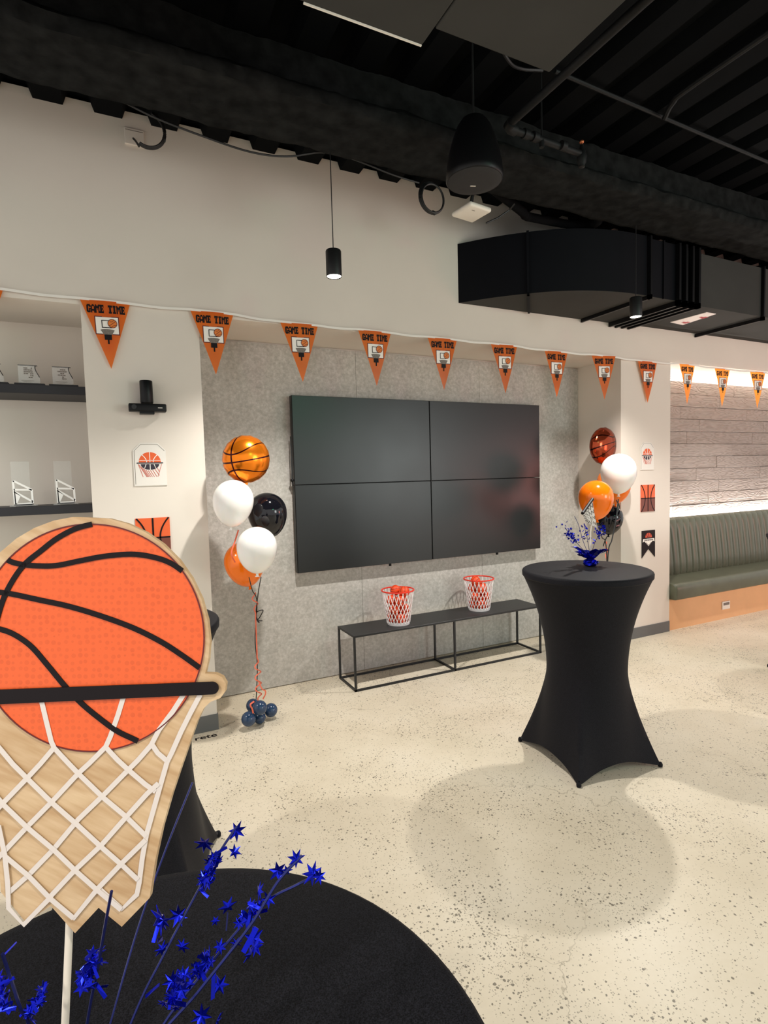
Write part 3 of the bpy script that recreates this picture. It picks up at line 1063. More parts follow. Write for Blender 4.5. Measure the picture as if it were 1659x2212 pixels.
MB().strip([(3.340, 0.921), (3.379, 0.893), (3.418, 0.921)], 0.005, xz(y - 0.0015), 0.001).build('shield_line', 'print_grey', sh)

# ================================================================== left niche shelves and trophies
for z, lab in ((2.172, 'upper black floating shelf in the white wall niche'), (1.452, 'lower black floating shelf in the white wall niche')):
    s = tag(MB().bevbox(X0 + 0.02, -1.367, -0.33, -0.001, z, z + 0.052, 0.002, 1).build('floating_shelf', 'shelf', None, org=(-2.2, -0.17, z)), lab, 'shelf', 'black floating shelves')


def slab_trophy(x, z, label):
    t = thing('acrylic_award', (x, -0.24, z), label, 'trophy', 'clear acrylic awards on the upper shelf')
    MB().bevbox(x - 0.078, x + 0.078, -0.29, -0.19, z, z + 0.014, 0.002, 1).build('base', 'shelf', t)
    crv = [(x + 0.040 + 0.012 * math.sin(a * 1.5 * PI / 10 + 0.5), z + 0.014 + 0.112 * a / 10) for a in range(11)]
    poly = [(x - 0.06, z + 0.014)] + crv + [(x - 0.06, z + 0.126)]
    pl_ = MB().prism(poly, lambda u, v, d: (u, -0.25 + d, v), 0.02).build('acrylic_plate', 'acrylic', t)
    MB().strip(crv[4:], 0.004, lambda u, v, d: (u, -0.251 + d, v), 0.021).build('dark_edge', 'mirror_edge', pl_)
    MB().strip([(x - 0.06, z + 0.126), (x + 0.04, z + 0.126)], 0.0018, lambda u, v, d: (u, -0.251 + d, v), 0.021).build('dark_edge', 'mirror_edge', pl_)
    m = MB()
    for r in range(6):
        u = -0.03
        zz = z + 0.112 - r * 0.011
        while u < 0.012:
            ww = random.uniform(0.004, 0.012)
            if random.random() < 0.8 and not (r > 3 and u < -0.015):
                m.box(x + u, x + u + ww, -0.2525, -0.251, zz - 0.007, zz)
            u += ww + 0.002
    m.box(x - 0.045, x + 0.02, -0.2525, -0.251, z + 0.034, z + 0.0355)
    m.box(x - 0.035, x + 0.005, -0.2525, -0.251, z + 0.026, z + 0.0275)
    m.build('engraving', 'print_grey', pl_)


slab_trophy(-1.665, 2.225, 'clear acrylic award with a curved dark edge, middle of three on the upper shelf')
slab_trophy(-1.488, 2.225, 'clear acrylic award with a curved dark edge, next to the pillar')
slab_trophy(-1.85, 2.225, 'clear acrylic award with a curved dark edge, farthest of three from the pillar')


def frame_trophy(x, z, label):
    t = thing('glass_award', (x, -0.24, z), label, 'trophy', 'glass awards on the lower shelf')
    MB().bevbox(x - 0.068, x + 0.068, -0.29, -0.20, z, z + 0.007, 0.002, 1).build('base', 'acrylic', t)
    MB().box(x - 0.045, x + 0.045, -0.288, -0.202, z + 0.007, z + 0.012).build('base_pad', 'shelf', t)
    MB().box(x - 0.06, x + 0.035, -0.225, -0.213, z + 0.008, z + 0.27).build('glass_blade', 'thin_glass', t)
    fn = lambda u, v, d: (x + u, -0.25 - d, z + 0.013 + v)
    m = MB()
    wd = 0.011
    A, B, Cc, D = (-0.043, 0.0), (0.048, 0.003), (0.046, 0.085), (-0.046, 0.142)
    for a, b_ in ((A, B), (B, Cc), (Cc, D), (D, A), ((-0.045, 0.088), (0.046, 0.084)), ((-0.044, 0.078), (0.048, 0.012))):
        m.strip([a, b_], wd, fn, 0.012)
    m.prism([(-0.043, 0.0), (-0.034, 0.0), (-0.012, 0.050), (-0.044, 0.080)], fn, 0.012)
    m.build('white_frame', 'frost', t)


frame_trophy(-1.740, 1.505, 'glass award with a white slanted frame, farther from the pillar on the lower shelf')
frame_trophy(-1.516, 1.505, 'glass award with a white slanted frame, next to the pillar on the lower shelf')

# ================================================================== right niche: planks, coves, banquette
pw = struct(MB().box(3.695, X1 - 0.01, -0.03, -0.001, 0.02, 2.585).build('wall_right_planks', 'base'))
rows = [2.596, 2.485, 2.349, 2.197, 2.056, 1.911, 1.778, 1.642, 1.511, 1.345, 1.208, 1.07, 0.94]
joints = [[5.457], [5.19], [5.71], [4.828], [5.83], [5.43], [5.15], [6.0], [4.64, 5.19], [5.0], [5.6], [4.5]]
# straighten the row heights
zs = [2.596 - (2.596 - 1.208) * i / 10 for i in range(13)]
zs[9] = 1.345
for r in range(12):
    js = sorted(joints[r])
    while js[0] > 3.9:
        js.insert(0, js[0] - 1.22)
    while js[-1] < X1 - 0.1:
        js.append(js[-1] + 1.22)
    js = [3.695] + [q for q in js if 3.75 < q < X1 - 0.05] + [X1 - 0.012]
    for a, b_ in zip(js, js[1:]):
        dp = random.uniform(-0.0025, 0.0025)
        c = ((a + b_) / 2, -0.06, (zs[r] + zs[r + 1]) / 2)
        m = MB().bevbox(a + 0.002 - c[0], b_ - 0.002 - c[0], -0.005 + dp, 0.028, zs[r + 1] + 0.002 - c[2], zs[r] - 0.002 - c[2], 0.0015, 1)
        o = m.build('plank', 'plank', pw, local=True)
        o.location = c
# cove lights: one on the top edge of the planks, one behind the banquette back
ct = thing('cove_light', (5.5, -0.045, 2.6), 'bright white LED cove strip above the grey planks', 'light strip')
MB().box(3.70, X1 - 0.02, -0.055, -0.02, 2.598, 2.602).build('channel', 'white_plastic', ct)
MB().box(3.70, X1 - 0.02, -0.052, -0.024, 2.6021, 2.606).build('diffuser', 'led', ct)
cb = thing('cove_light', (5.5, -0.1, 1.03), 'bright white LED strip behind the top of the green banquette', 'light strip')
MB().box(3.70, X1 - 0.02, -0.115, -0.075, 1.05, 1.056).build('channel', 'white_plastic', cb)
MB().box(3.70, X1 - 0.02, -0.112, -0.078, 1.0561, 1.060).build('diffuser', 'led', cb)

bq = thing('banquette', (5.4, -0.35, 0.0), 'long dark green leather banquette with upright channel tufted back', 'banquette')
XA, XB = 3.70, X1 - 0.02
MB().box(3.695, XB, -0.53, -0.10, 0.0, 0.315).build('plinth', 'tan', bq, label='tan laminate base')
# seat cushion: rounded section run along x, its end showing
prof = [(-0.12, 0.318), (-0.59, 0.318)] + [(-0.585 - 0.028 * math.cos(a), 0.343 - 0.025 * math.sin(a)) for a in [PI / 2 * (1 - i / 4) for i in range(5)]] + \
       [(-0.615, 0.40)] + [(-0.56 - 0.055 * math.cos(a), 0.425 + 0.055 * math.sin(a)) for a in [PI / 2 * i / 6 for i in range(7)]] + [(-0.35, 0.488), (-0.12, 0.484)]
vs, fs = [], []
xs = [XA, XA + 0.006, XA + 0.02] + [XA + 0.02 + (XB - XA - 0.02) * i / 30 for i in range(1, 31)]
cy, cz = -0.36, 0.40
for i, x in enumerate(xs):
    sc = (0.94, 0.985, 1.0)[i] if i < 3 else 1.0
    for yy, zz in prof:
        vs.append((x, cy + (yy - cy) * sc, cz + (zz - cz) * sc))
n = len(prof)
for i in range(len(xs) - 1):
    for j in range(n):
        fs.append((i * n + j, i * n + (j + 1) % n, (i + 1) * n + (j + 1) % n, (i + 1) * n + j))
fs += [tuple(range(n)), tuple((len(xs) - 1) * n + j for j in range(n))[::-1]]
MB().add(vs, fs).build('seat_cushion', 'leather', bq, True, angle=50)
# back: a body and padded channels
back = MB()
back.prism([(-0.16, 0.47), (-0.125, 0.47), (-0.125, 1.085), (-0.165, 1.085), (-0.22, 1.06), (-0.23, 0.9), (-0.27, 0.47)], lambda u, v, d: (XA + 0.001 + d, u, v), XB - XA - 0.002)
bk_ = back.build('backrest', 'leather', bq)
CW = 0.104
NS = 10
vs, fs = [], []
rowsz = [0.478, 0.52, 0.62, 0.75, 0.88, 0.98, 1.03, 1.065, 1.088, 1.096, 1.092]
rowsy = [-0.268, -0.282, -0.277, -0.263, -0.248, -0.238, -0.232, -0.222, -0.198, -0.168, -0.13]
for i, (zz, yy) in enumerate(zip(rowsz, rowsy)):
    puff = 0.022 * min(1, max(0.15, (1.06 - zz) / 0.10)) * (0.6 if i == 0 else 1)
    for j in range(NS + 1):
        t = j / NS
        pr = puff * (math.sin(PI * t) ** 0.55 - 0.55)
        nz = 0.0 if i < 7 else 0.25 * pr
        vs.append((-CW / 2 + CW * t, yy - pr * (1 if i < 8 else 0.3), zz + nz + (0.4 * pr if i >= 8 else 0)))
for i in range(len(rowsz) - 1):
    for j in range(NS):
        a = i * (NS + 1) + j
        fs.append((a, a + 1, a + NS + 2, a + NS + 1))
base_i = len(vs)
ch_mesh = MB().add(vs, fs).mesh('channel', smooth=True)
ch_mesh.materials.append(M['leather'])
xx = XA + CW / 2
while xx < XB - CW / 2:
    o = bpy.data.objects.new('channel', ch_mesh)
    C.objects.link(o)
    o.parent = bk_
    o.location = Vector((xx, 0, 0)) - bq.location
    xx += CW
ou = thing('power_outlet', (4.60, -0.53, 0.145), 'small white power outlet on the tan banquette base', 'outlet')
MB().bevbox(4.535, 4.665, -0.542, -0.5305, 0.105, 0.19, 0.003, 2).build('plate', 'white_plastic', ou)
MB().box(4.55, 4.65, -0.5435, -0.5415, 0.15, 0.178).build('socket', 'print_grey', ou)

# lettering on the floor at the foot of the left pillar
cu = bpy.data.curves.new('floor_text', 'FONT')
cu.body = 'rete'
cu.size = 0.075
cu.offset = 0.0012
cu.extrude = 0.0004
to = bpy.data.objects.new('floor_text_curve', cu)
C.objects.link(to)
bpy.context.view_layer.update()
me = bpy.data.meshes.new_from_object(to.evaluated_get(bpy.context.evaluated_depsgraph_get()))
bpy.data.objects.remove(to)
fo = bpy.data.objects.new('floor_lettering', me)
C.objects.link(fo)
fo.location = (-0.872, -0.640, 0.0006)
fo.scale = (1.1, 0.95, 1)
me.materials.clear()
me.materials.append(M['print_black'])
tag(fo, 'black bold letters on the floor at the foot of the left pillar', 'lettering')

# ================================================================== bench with baskets
bn = thing('console_bench', (1.23, -0.255, 0.0), 'low black metal console bench under the video wall', 'bench')
bx0, bx1, by0, by1, bz = 0.318, 2.142, -0.42, -0.088, 0.432
MB().bevbox(bx0, bx1, by0, by1, bz - 0.016, bz, 0.0015, 1).build('top', 'metal', bn)
R_ = 0.0075
for x in (bx0 + R_, 1.222, bx1 - R_):
    for y in (by0 + R_, by1 - R_):
        MB().box(x - R_, x + R_, y - R_, y + R_, 0.002, bz - 0.016).build('leg', 'metal', bn)
for y in (by0 + R_, by1 - R_):
    MB().box(bx0, bx1, y - R_, y + R_, 0.0, 0.015).build('long_rail', 'metal', bn)
for x in (bx0 + R_, 1.222, bx1 - R_):
    MB().box(x - R_, x + R_, by0 + 2 * R_, by1 - 2 * R_, 0.0, 0.015).build('cross_rail', 'metal', bn)


def basket(x, y, label, rot, heap):
    z0 = bz
    t = thing('net_basket', (x, y, z0), label, 'basket', 'basketball net bins on the bench')
    H, r0, r1 = 0.275, 0.092, 0.128
    rad = lambda s: r0 + (r1 - r0) * s ** 1.1
    # floor and lower ring
    MB().lathe([(0.001, z0), (r0 - 0.001, z0), (rad(0.09), z0 + H * 0.09), (rad(0.09) - 0.003, z0 + H * 0.09), (r0 - 0.005, z0 + 0.006), (0.001, z0 + 0.006)], 44, (x, y, 0)).build('base_ring', 'net', t, True)
    m = MB()
    N = 22
    for s in (-1, 1):
        for i in range(N):
            pts = []
            for q in range(19):
                f = 0.05 + 0.93 * q / 18
                a = rot + 2 * PI * i / N + s * 2 * PI / N * 3.6 * (f if f < 0.72 else 0.72 + (f - 0.72) * 0.55)
                rr = rad(f)
                pts.append((x + rr * math.cos(a), y + rr * math.sin(a), z0 + H * f))
            m.tube(pts, [0.0030 if q < 15 else 0.0036 for q in range(19)], 5)
    m.build('net', 'net', t, True)
    m = MB()
    vs, fs = [], []
    NR, nr = 48, 8
    for i in range(NR):
        a = 2 * PI * i / NR
        for j in range(nr):
            b_ = 2 * PI * j / nr
            rr = r1 + 0.003 + 0.006 * math.cos(b_)
            vs.append((x + rr * math.cos(a), y + rr * math.sin(a), z0 + H + 0.006 * math.sin(b_)))
    for i in range(NR):
        for j in range(nr):
            fs.append((i * nr + j, ((i + 1) % NR) * nr + j, ((i + 1) % NR) * nr + (j + 1) % nr, i * nr + (j + 1) % nr))
    m.add(vs, fs).build('rim', 'red', t, True, label='red hoop rim')
    MB().lathe([(r1 - 0.010, z0 + H - 0.026), (r1 - 0.004, z0 + H - 0.026), (r1 + 0.0005, z0 + H - 0.003), (r1 - 0.006, z0 + H - 0.003)], 48, (x, y, 0)).build('collar_band', 'net', t, True) if False else None
    return t


b1 = (0.775, -0.275)
b2 = (1.600, -0.235)
basket(*b1, 'white net bin heaped with balls, nearer the balloon weights', 0.0, 2)
basket(*b2, 'white net bin with one ball showing above the rim, nearer the black table', 0.1, 1)
mb_mesh = MB().sphere((0, 0, 0), 0.043, 24, 14).mesh('mini_basketball', smooth=True)
mb_mesh.materials.append(M['mini_lines'])


def mini(x, y, z, which):
    o = bpy.data.objects.new('mini_basketball', mb_mesh)
    C.objects.link(o)
    o.location = (x, y, z)
    o.rotation_euler = (random.uniform(0, 6), random.uniform(0, 6), random.uniform(0, 6))
    tag(o, 'small orange toy basketball lying in the net bin ' + which, 'ball', 'toy balls in the bin ' + which)
    return o


for (x, y), which, tops in ((b1, 'nearer the balloon weights', (1, 2)), (b2, 'nearer the black table', (0,))):
    for lev in range(4):
        for i in range(3):
            a = 2 * PI * i / 3 + lev * PI / 3 + (0.4 if which[7] == 't' else 0.0)
            rr = 0.0505 if lev < 3 else 0.054
            if lev == 3 and i not in tops:
                continue
            o = mini(x + rr * math.cos(a), y + rr * math.sin(a), bz + 0.051 + lev * 0.0705, which)
            if lev == 3:
                o['label'] = 'toy basketball %s the rim of the net bin %s' % ('heaped just above' if len(tops) > 1 else 'alone above', which)


# ================================================================== balloons
def latex_mesh(R, name='body'):
    prof = [(0.001, R)]
    for i in range(1, 25):
        a = PI * i / 24
        if a <= PI / 2:
            prof.append((R * math.sin(a), R * math.cos(a)))
        else:
            s = (a - PI / 2) / (PI / 2)
            prof.append((max(0.006, R * math.sin(a) * (1 - 0.16 * s * s)), R * 1.36 * math.cos(a)))
    prof[-1] = (0.006, -1.37 * R)
    return MB().lathe(prof, 40)


def balloon(c, R, m, label, group, tilt=(0, 0)):
    t = thing('balloon', c, label, 'balloon', group)
    t.rotation_euler = (tilt[0], tilt[1], 0)
    latex_mesh(R).build('body', m, t, True, local=True)
    MB().lathe([(0.005, -1.36 * R), (0.009, -1.40 * R), (0.006, -1.43 * R), (0.013, -1.50 * R), (0.014, -1.51 * R)], 14).build('knot', m, t, True, local=True)
    return t


def foil_balloon(c, R, m, label, group, rot, thick):
    t = thing('foil_balloon', c, label, 'balloon', group)
    t.rotation_euler = rot
    vs, fs = [], []
    NU, NV = 72, 20
    for i in range(NV + 1):
        a = PI * i / NV
        for j in range(NU):
            b_ = 2 * PI * j / NU
            r = R * math.sin(a) ** 0.92
            edge = math.sin(a) ** 14
            wob = 1 + 0.012 * edge * math.sin(b_ * 18) + 0.006 * edge * math.sin(b_ * 31)
            vs.append((r * wob * math.cos(b_), -R * thick * math.cos(a), r * wob * math.sin(b_)))
    for i in range(NV):
        for j in range(NU):
            fs.append((i * NU + j, i * NU + (j + 1) % NU, (i + 1) * NU + (j + 1) % NU, (i + 1) * NU + j))
    MB().add(vs, fs).build('body', m, t, True, local=True, angle=80)
    MB().prism([(-0.022, -R * 0.98), (0.022, -R * 0.98), (0.008, -R * 1.2), (-0.008, -R * 1.2)], lambda u, v, d: (u, -0.002 + d, v), 0.004).build('tail', m, t, local=True)
    return t


G1 = 'balloon bouquet beside the left pillar'
BY = -0.64
foil_balloon(at(532, 992, 1, BY), 0.152, 'foil_ball', 'shiny orange foil basketball balloon above the left pillar bouquet', G1, (0.05, 0.08, 0.15), 0.74)
balloon(at(504, 1080, 1, BY - 0.06), 0.125, 'balloon_white', 'white balloon directly below the orange foil basketball balloon', G1, (0, 0.12))
balloon(at(577, 1106, 1, BY + 0.10), 0.130, 'balloon_black', 'glossy black balloon between the two white balloons', G1, (0, -0.1))
balloon(at(555, 1181, 1, BY - 0.20), 0.122, 'balloon_white', 'white balloon in front of the translucent orange balloon, above the ribbons', G1, (0, 0.03))
balloon(at(527, 1212, 1, BY + 0.09), 0.128, 'balloon_orange', 'orange balloon tucked behind the lower white balloon', G1, (0, -0.18))
G2 = 'balloon bouquet beside the right pillar'
foil_balloon(at(1303, 963, 1, -0.44), 0.172, 'foil_ball_dark', 'dark bronze foil basketball balloon turned sideways by the right pillar', G2, (0.05, 0.0, 0.12), 0.46)
balloon(at(1336, 1017, 1, -0.80), 0.148, 'balloon_white', 'white balloon below the bronze foil basketball balloon', G2, (0, 0.0))
balloon(at(1287, 1074, 1, -0.92), 0.137, 'balloon_orange', 'bright orange balloon in front, above the blue foil centerpiece', G2, (0, -0.08))
balloon(at(1326, 1042, 1, -0.52), 0.150, 'balloon_orange', 'orange balloon mostly hidden behind the white balloon by the right pillar', G2, (0, -0.1))
balloon(at(1317, 1118, 1, -0.66), 0.115, 'balloon_black', 'black balloon half hidden below the bright orange balloon', G2, (0, 0.1))


def ribbon_path(p0, p1, curls, amp, n=60, ph_=0.0):
    p0, p1 = Vector(p0), Vector(p1)
    pts = []
    for i in range(n + 1):
        t = i / n
        p = p0.lerp(p1, t)
        e = sum(math.exp(-((t - c) / 0.07) ** 2) for c in curls)
        a = t * 60 + ph_
        p += Vector((math.cos(a), 0.6 * math.sin(a), 0)) * amp * min(1, e)
        pts.append(p)
    return pts


def flat_ribbon(pts, w_, name, m, label, group):
    mb = MB()
    pts = [Vector(p) for p in pts]
    vs, fs = [], []
    for i, p in enumerate(pts):
        t = (pts[min(i + 1, len(pts) - 1)] - pts[max(i - 1, 0)]).normalized()
        sd = t.cross(Vector((0.44, 0.9, 0.0)))
        sd = sd.normalized() * w_ / 2 if sd.length > 0.05 else Vector((w_ / 2, 0, 0))
        nb = t.cross(sd).normalized() * 0.0004
        vs += [p - sd - nb, p + sd - nb, p + sd + nb, p - sd + nb]
    for i in range(len(pts) - 1):
        for j in range(4):
            fs.append((4 * i + j, 4 * i + (j + 1) % 4, 4 * i + 4 + (j + 1) % 4, 4 * i + 4 + j))
    fs += [(3, 2, 1, 0), tuple(4 * (len(pts) - 1) + j for j in range(4))]
    o = mb.add(vs, fs).build(name, m, None, True, org=pts[-1])
    return tag(o, label, 'ribbon', group)


base1 = Vector((-0.470, -0.60, 0.17))
kn = at(555, 1300, 1, BY)
flat_ribbon(smooth_line([at(538, 1247, 1, BY - 0.1), at(545, 1275, 1, BY - 0.05), kn, at(551, 1380, 1, BY + 0.01), at(556, 1440, 1, BY + 0.02), base1], 10), 0.006, 'balloon_ribbon', 'ribbon_black', 'straight black ribbon tying the left pillar balloons to their weight', 'ribbons of the left pillar bouquet')
flat_ribbon(smooth_line([at(564, 1246, 1, BY - 0.1), at(558, 1280, 1, BY - 0.05), at(553, 1330, 1, BY), at(560, 1345, 1, BY - 0.02), at(552, 1325, 1, BY), at(568, 1318, 1, BY - 0.03), at(562, 1332, 1, BY), at(557, 1340, 1, BY), at(567, 1341, 1, BY)], 10), 0.006, 'balloon_ribbon', 'ribbon_black', 'black ribbon curling just below the left pillar balloons', 'ribbons of the left pillar bouquet')
flat_ribbon(ribbon_path(at(550, 1280, 1, BY - 0.02), base1 + Vector((0.012, -0.03, 0)), (0.08, 0.7, 0.82, 0.92), 0.020, 90), 0.008, 'balloon_ribbon', 'ribbon_orange', 'coral ribbon coiling around the black one above the navy weight', 'ribbons of the left pillar bouquet')
flat_ribbon(smooth_line([at(558, 1470, 1, BY), at(566, 1488, 1, BY - 0.02), at(573, 1492, 1, BY - 0.03), at(573, 1500, 1, BY - 0.03), at(568, 1510, 1, BY - 0.02)], 10), 0.008, 'balloon_ribbon', 'ribbon_orange', 'loose coral ribbon end looping over the navy weight', 'ribbons of the left pillar bouquet')
flat_ribbon(smooth_line([at(515, 1145, 1, BY - 0.06), at(508, 1168, 1, BY - 0.08), at(500, 1195, 1, BY - 0.10), at(508, 1215, 1, BY - 0.10)], 8), 0.009, 'balloon_ribbon', 'ribbon_orange', 'orange ribbon hanging from the upper white balloon over the orange one', 'ribbons of the left pillar bouquet')
flat_ribbon(smooth_line([at(549, 1515, 1, BY - 0.06), at(541, 1522, 1, BY - 0.075), at(545, 1532, 1, BY - 0.075), at(547, 1541, 1, BY - 0.07)], 8), 0.010, 'balloon_ribbon', 'ribbon_orange', 'short orange ribbon tail lying on the navy weight balloons', 'ribbons of the left pillar bouquet')

wt = thing('balloon_weight', (-0.47, -0.62, 0.0), 'cluster of small navy balloons weighting the left pillar bouquet', 'balloon weight')
for q, r in (((546, 1524, -0.56), 0.044), ((561, 1529, -0.655), 0.047), ((585, 1534, -0.57), 0.045), ((537, 1553, -0.655), 0.047), ((561, 1551, -0.60), 0.040)):
    c = at(q[0], q[1], 1, q[2])
    c.z = max(c.z, r + 0.002)
    MB().sphere(c, r, 24, 14, (1, 1, 1.02)).build('small_balloon', 'balloon_navy', wt, True)

base2 = Vector((2.60, -0.74, 0.16))
flat_ribbon(smooth_line([at(1290, 1130, 1, -0.92), at(1300, 1160, 1, -0.85), at(1310, 1190, 1, -0.78), base2 + Vector((-0.04, -0.05, 0))], 10), 0.009, 'balloon_ribbon', 'ribbon_black', 'black ribbon hanging from the bright orange balloon behind the foil centerpiece', 'ribbons of the right pillar bouquet')
flat_ribbon(smooth_line([at(1336, 1078, 1, -0.80), at(1331, 1120, 1, -0.81), at(1322, 1165, 1, -0.80), at(1313, 1205, 1, -0.78), base2], 10), 0.010, 'balloon_ribbon', 'ribbon_black', 'straight black ribbon below the white balloon by the right pillar', 'ribbons of the right pillar bouquet')
flat_ribbon(smooth_line([at(1331, 1080, 1, -0.80), at(1338, 1095, 1, -0.80), at(1333, 1110, 1, -0.80), at(1340, 1120, 1, -0.80), at(1328, 1128, 1, -0.8), at(1339, 1133, 1, -0.80), at(1331, 1137, 1, -0.80)], 10), 0.010, 'balloon_ribbon', 'ribbon_black', 'black ribbon zigzagging beside the white balloon by the right pillar', 'ribbons of the right pillar bouquet')
flat_ribbon(smooth_line([at(1312, 1158, 1, -0.80), at(1307, 1168, 1, -0.81), at(1303, 1180, 1, -0.82)], 8), 0.009, 'balloon_ribbon', 'ribbon_black', 'short black ribbon tail behind the blue foil centerpiece', 'ribbons of the right pillar bouquet')
flat_ribbon(ribbon_path(at(1310, 1170, 1, -0.72), base2, (0.1, 0.3, 0.6), 0.015, 50), 0.010, 'balloon_ribbon', 'ribbon_orange', 'coral ribbon running down behind the tall black table', 'ribbons of the right pillar bouquet')
w2 = thing('balloon_weight', (2.60, -0.72, 0.0), 'cluster of small navy balloons weighting the right pillar bouquet', 'balloon weight')
for dx, dy, dz, r in ((-0.045, 0, 0.047, 0.045), (0.045, 0.01, 0.047, 0.045), (0, -0.05, 0.047, 0.044), (0, 0.05, 0.055, 0.044), (0, 0, 0.11, 0.044)):
    MB().sphere((2.60 + dx, -0.72 + dy, dz), r, 20, 12).build('small_balloon', 'balloon_navy', w2, True)


# ================================================================== cocktail tables
TH, TR, FOOT = 1.072, 0.349, 0.392


def cocktail(cx, cy, rot, label):
    t = thing('cocktail_table', (cx, cy, 0.0), label, 'table', 'cocktail tables in black stretch covers')
    NA = 96
    # skirt
    ringz = []
    vs, fs = [], []
    K = 44
    for i in range(K + 1):
        s = i / K
        for j in range(NA):
            a = 2 * PI * j / NA
            q = (a - rot) % (PI / 2)
            e = abs(q - PI / 4) / (PI / 4)          # 1 at a foot, 0 midway
            cp = e ** 3.2
            rs = 0.262 + (FOOT - 0.262) * (0.35 * e ** 2 + 0.65 * e ** 5)
            hem = 0.062 * (1 - e ** 1.8) + 0.008
            wz = 0.50
            if s < 0.55:
                f = s / 0.55
                z = (TH - 0.034) + (wz - TH + 0.034) * f
                r = 0.218 + (TR - 0.004 - 0.218) * (1 - f) ** 2.0
            else:
                f = (s - 0.55) / 0.45
                z = wz + (hem - wz) * f
                p_ = 1.55 - 0.15 * e
                r = 0.218 + (rs - 0.218) * f ** p_
            vs.append((cx + r * math.cos(a), cy + r * math.sin(a), z))
    for i in range(K):
        for j in range(NA):
            fs.append((i * NA + j, i * NA + (j + 1) % NA, (i + 1) * NA + (j + 1) % NA, (i + 1) * NA + j))
    # turned-in hem
    b0 = len(vs)
    for j in range(NA):
        p = Vector(vs[K * NA + j])
        c = Vector((cx, cy, 0))
        d = (c - p)
        d.z = 0
        vs.append(tuple(p + d.normalized() * 0.012 + Vector((0, 0, 0.006))))
    for j in range(NA):
        fs.append((K * NA + j, K * NA + (j + 1) % NA, b0 + (j + 1) % NA, b0 + j))
    MB().add(vs, fs).build('stretch_cover', 'spandex', t, True, angle=75)
    # table top with its band
    MB().lathe([(TR - 0.006, TH - 0.038), (TR, TH - 0.032), (TR + 0.001, TH - 0.012), (TR - 0.002, TH - 0.005), (TR - 0.008, TH - 0.001), (TR - 0.02, TH), (0.002, TH)], 96, (cx, cy, 0)).build('table_top', 'spandex', t, True)
    MB().tube([(cx, cy, 0.08), (cx, cy, TH - 0.03)], 0.03, 12).build('pole', 'metal', t, True)
    for kk in range(4):
        a = rot + kk * PI / 2
        MB().lathe([(0.008, 0.0), (0.012, 0.003), (0.013, 0.014), (0.009, 0.024), (0.002, 0.028)], 14, (cx + (FOOT - 0.012) * math.cos(a), cy + (FOOT - 0.012) * math.sin(a), 0)).build('foot', 'spandex', t, True)
        MB().tube([(cx + 0.03 * math.cos(a), cy + 0.03 * math.sin(a), 0.09), (cx + (FOOT - 0.02) * math.cos(a), cy + (FOOT - 0.02) * math.sin(a), 0.020)], 0.010, 8).build('leg', 'metal', t, True)
    return t


T1 = (1.122, -1.93)
cocktail(*T1, math.atan2(-0.25, -0.305) - 0.02, 'tall table in a black stretch cover with a blue foil centerpiece, far from the pillars')
TN = (-1.287, -3.742)
cocktail(*TN, 0.6, 'tall black covered table carrying the large basketball hoop cut-out')
cocktail(-1.235, -1.86, 0.50, 'tall black covered table standing behind the basketball hoop cut-out')
cocktail(3.785, -1.79, math.atan2(0.18, -0.36), 'tall black covered table in front of the green banquette')


# ================================================================== foil star sprays
def star_mesh(n=6):
    vs = [(0, 0, 0.16)]
    for i in range(2 * n):
        r = 1.0 if i % 2 == 0 else 0.42
        a = PI * i / n
        vs.append((r * math.cos(a), r * math.sin(a), 0.0 if i % 2 else -0.12))
    fs = [(0, 1 + i, 1 + (i + 1) % (2 * n)) for i in range(2 * n)]
    b0 = len(vs)
    vs += [(x, y, z - 0.05) for x, y, z in vs]
    fs += [(b0, b0 + 1 + (i + 1) % (2 * n), b0 + 1 + i) for i in range(2 * n)]
    fs += [(1 + i, b0 + 1 + i, b0 + 1 + (i + 1) % (2 * n), 1 + (i + 1) % (2 * n)) for i in range(2 * n)]
    me_ = MB().add(vs, fs).mesh('star')
    me_.materials.append(M['foil'])
    return me_


STAR = [star_mesh(6), star_mesh(7)]
m = MB().add([(-1, -0.22, 0), (1, -0.22, 0.15), (1, 0.22, 0.1), (-1, 0.22, 0), (-1, -0.22, -0.04), (1, -0.22, 0.11), (1, 0.22, 0.06), (-1, 0.22, -0.04)],
             [(0, 1, 2, 3), (7, 6, 5, 4), (0, 4, 5, 1), (1, 5, 6, 2), (2, 6, 7, 3), (3, 7, 4, 0)])
STRIPM = m.mesh('foil_strip')
STRIPM.materials.append(M['foil'])


def put_star(p, size, parent, kind=None, face=None, rnd=0.7):
    me_ = kind or random.choice(STAR)
    o = bpy.data.objects.new(me_.name.split('.')[0], me_)
    C.objects.link(o)
    o.parent = parent
    o.location = Vector(p) - root_of(parent).location
    dirv = (CAM - Vector(p)).normalized() + Vector((random.uniform(-rnd, rnd), random.uniform(-rnd, rnd), random.uniform(-rnd, rnd)))
    e = dirv.to_track_quat('Z', 'Y').to_euler()
    q = dirv.to_track_quat('Z', 'Y') @ Matrix.Rotation(random.uniform(0, 6.28), 3, 'Z').to_quaternion()
    o.rotation_euler = q.to_euler()
    o.scale = (size, size, size)
    return o


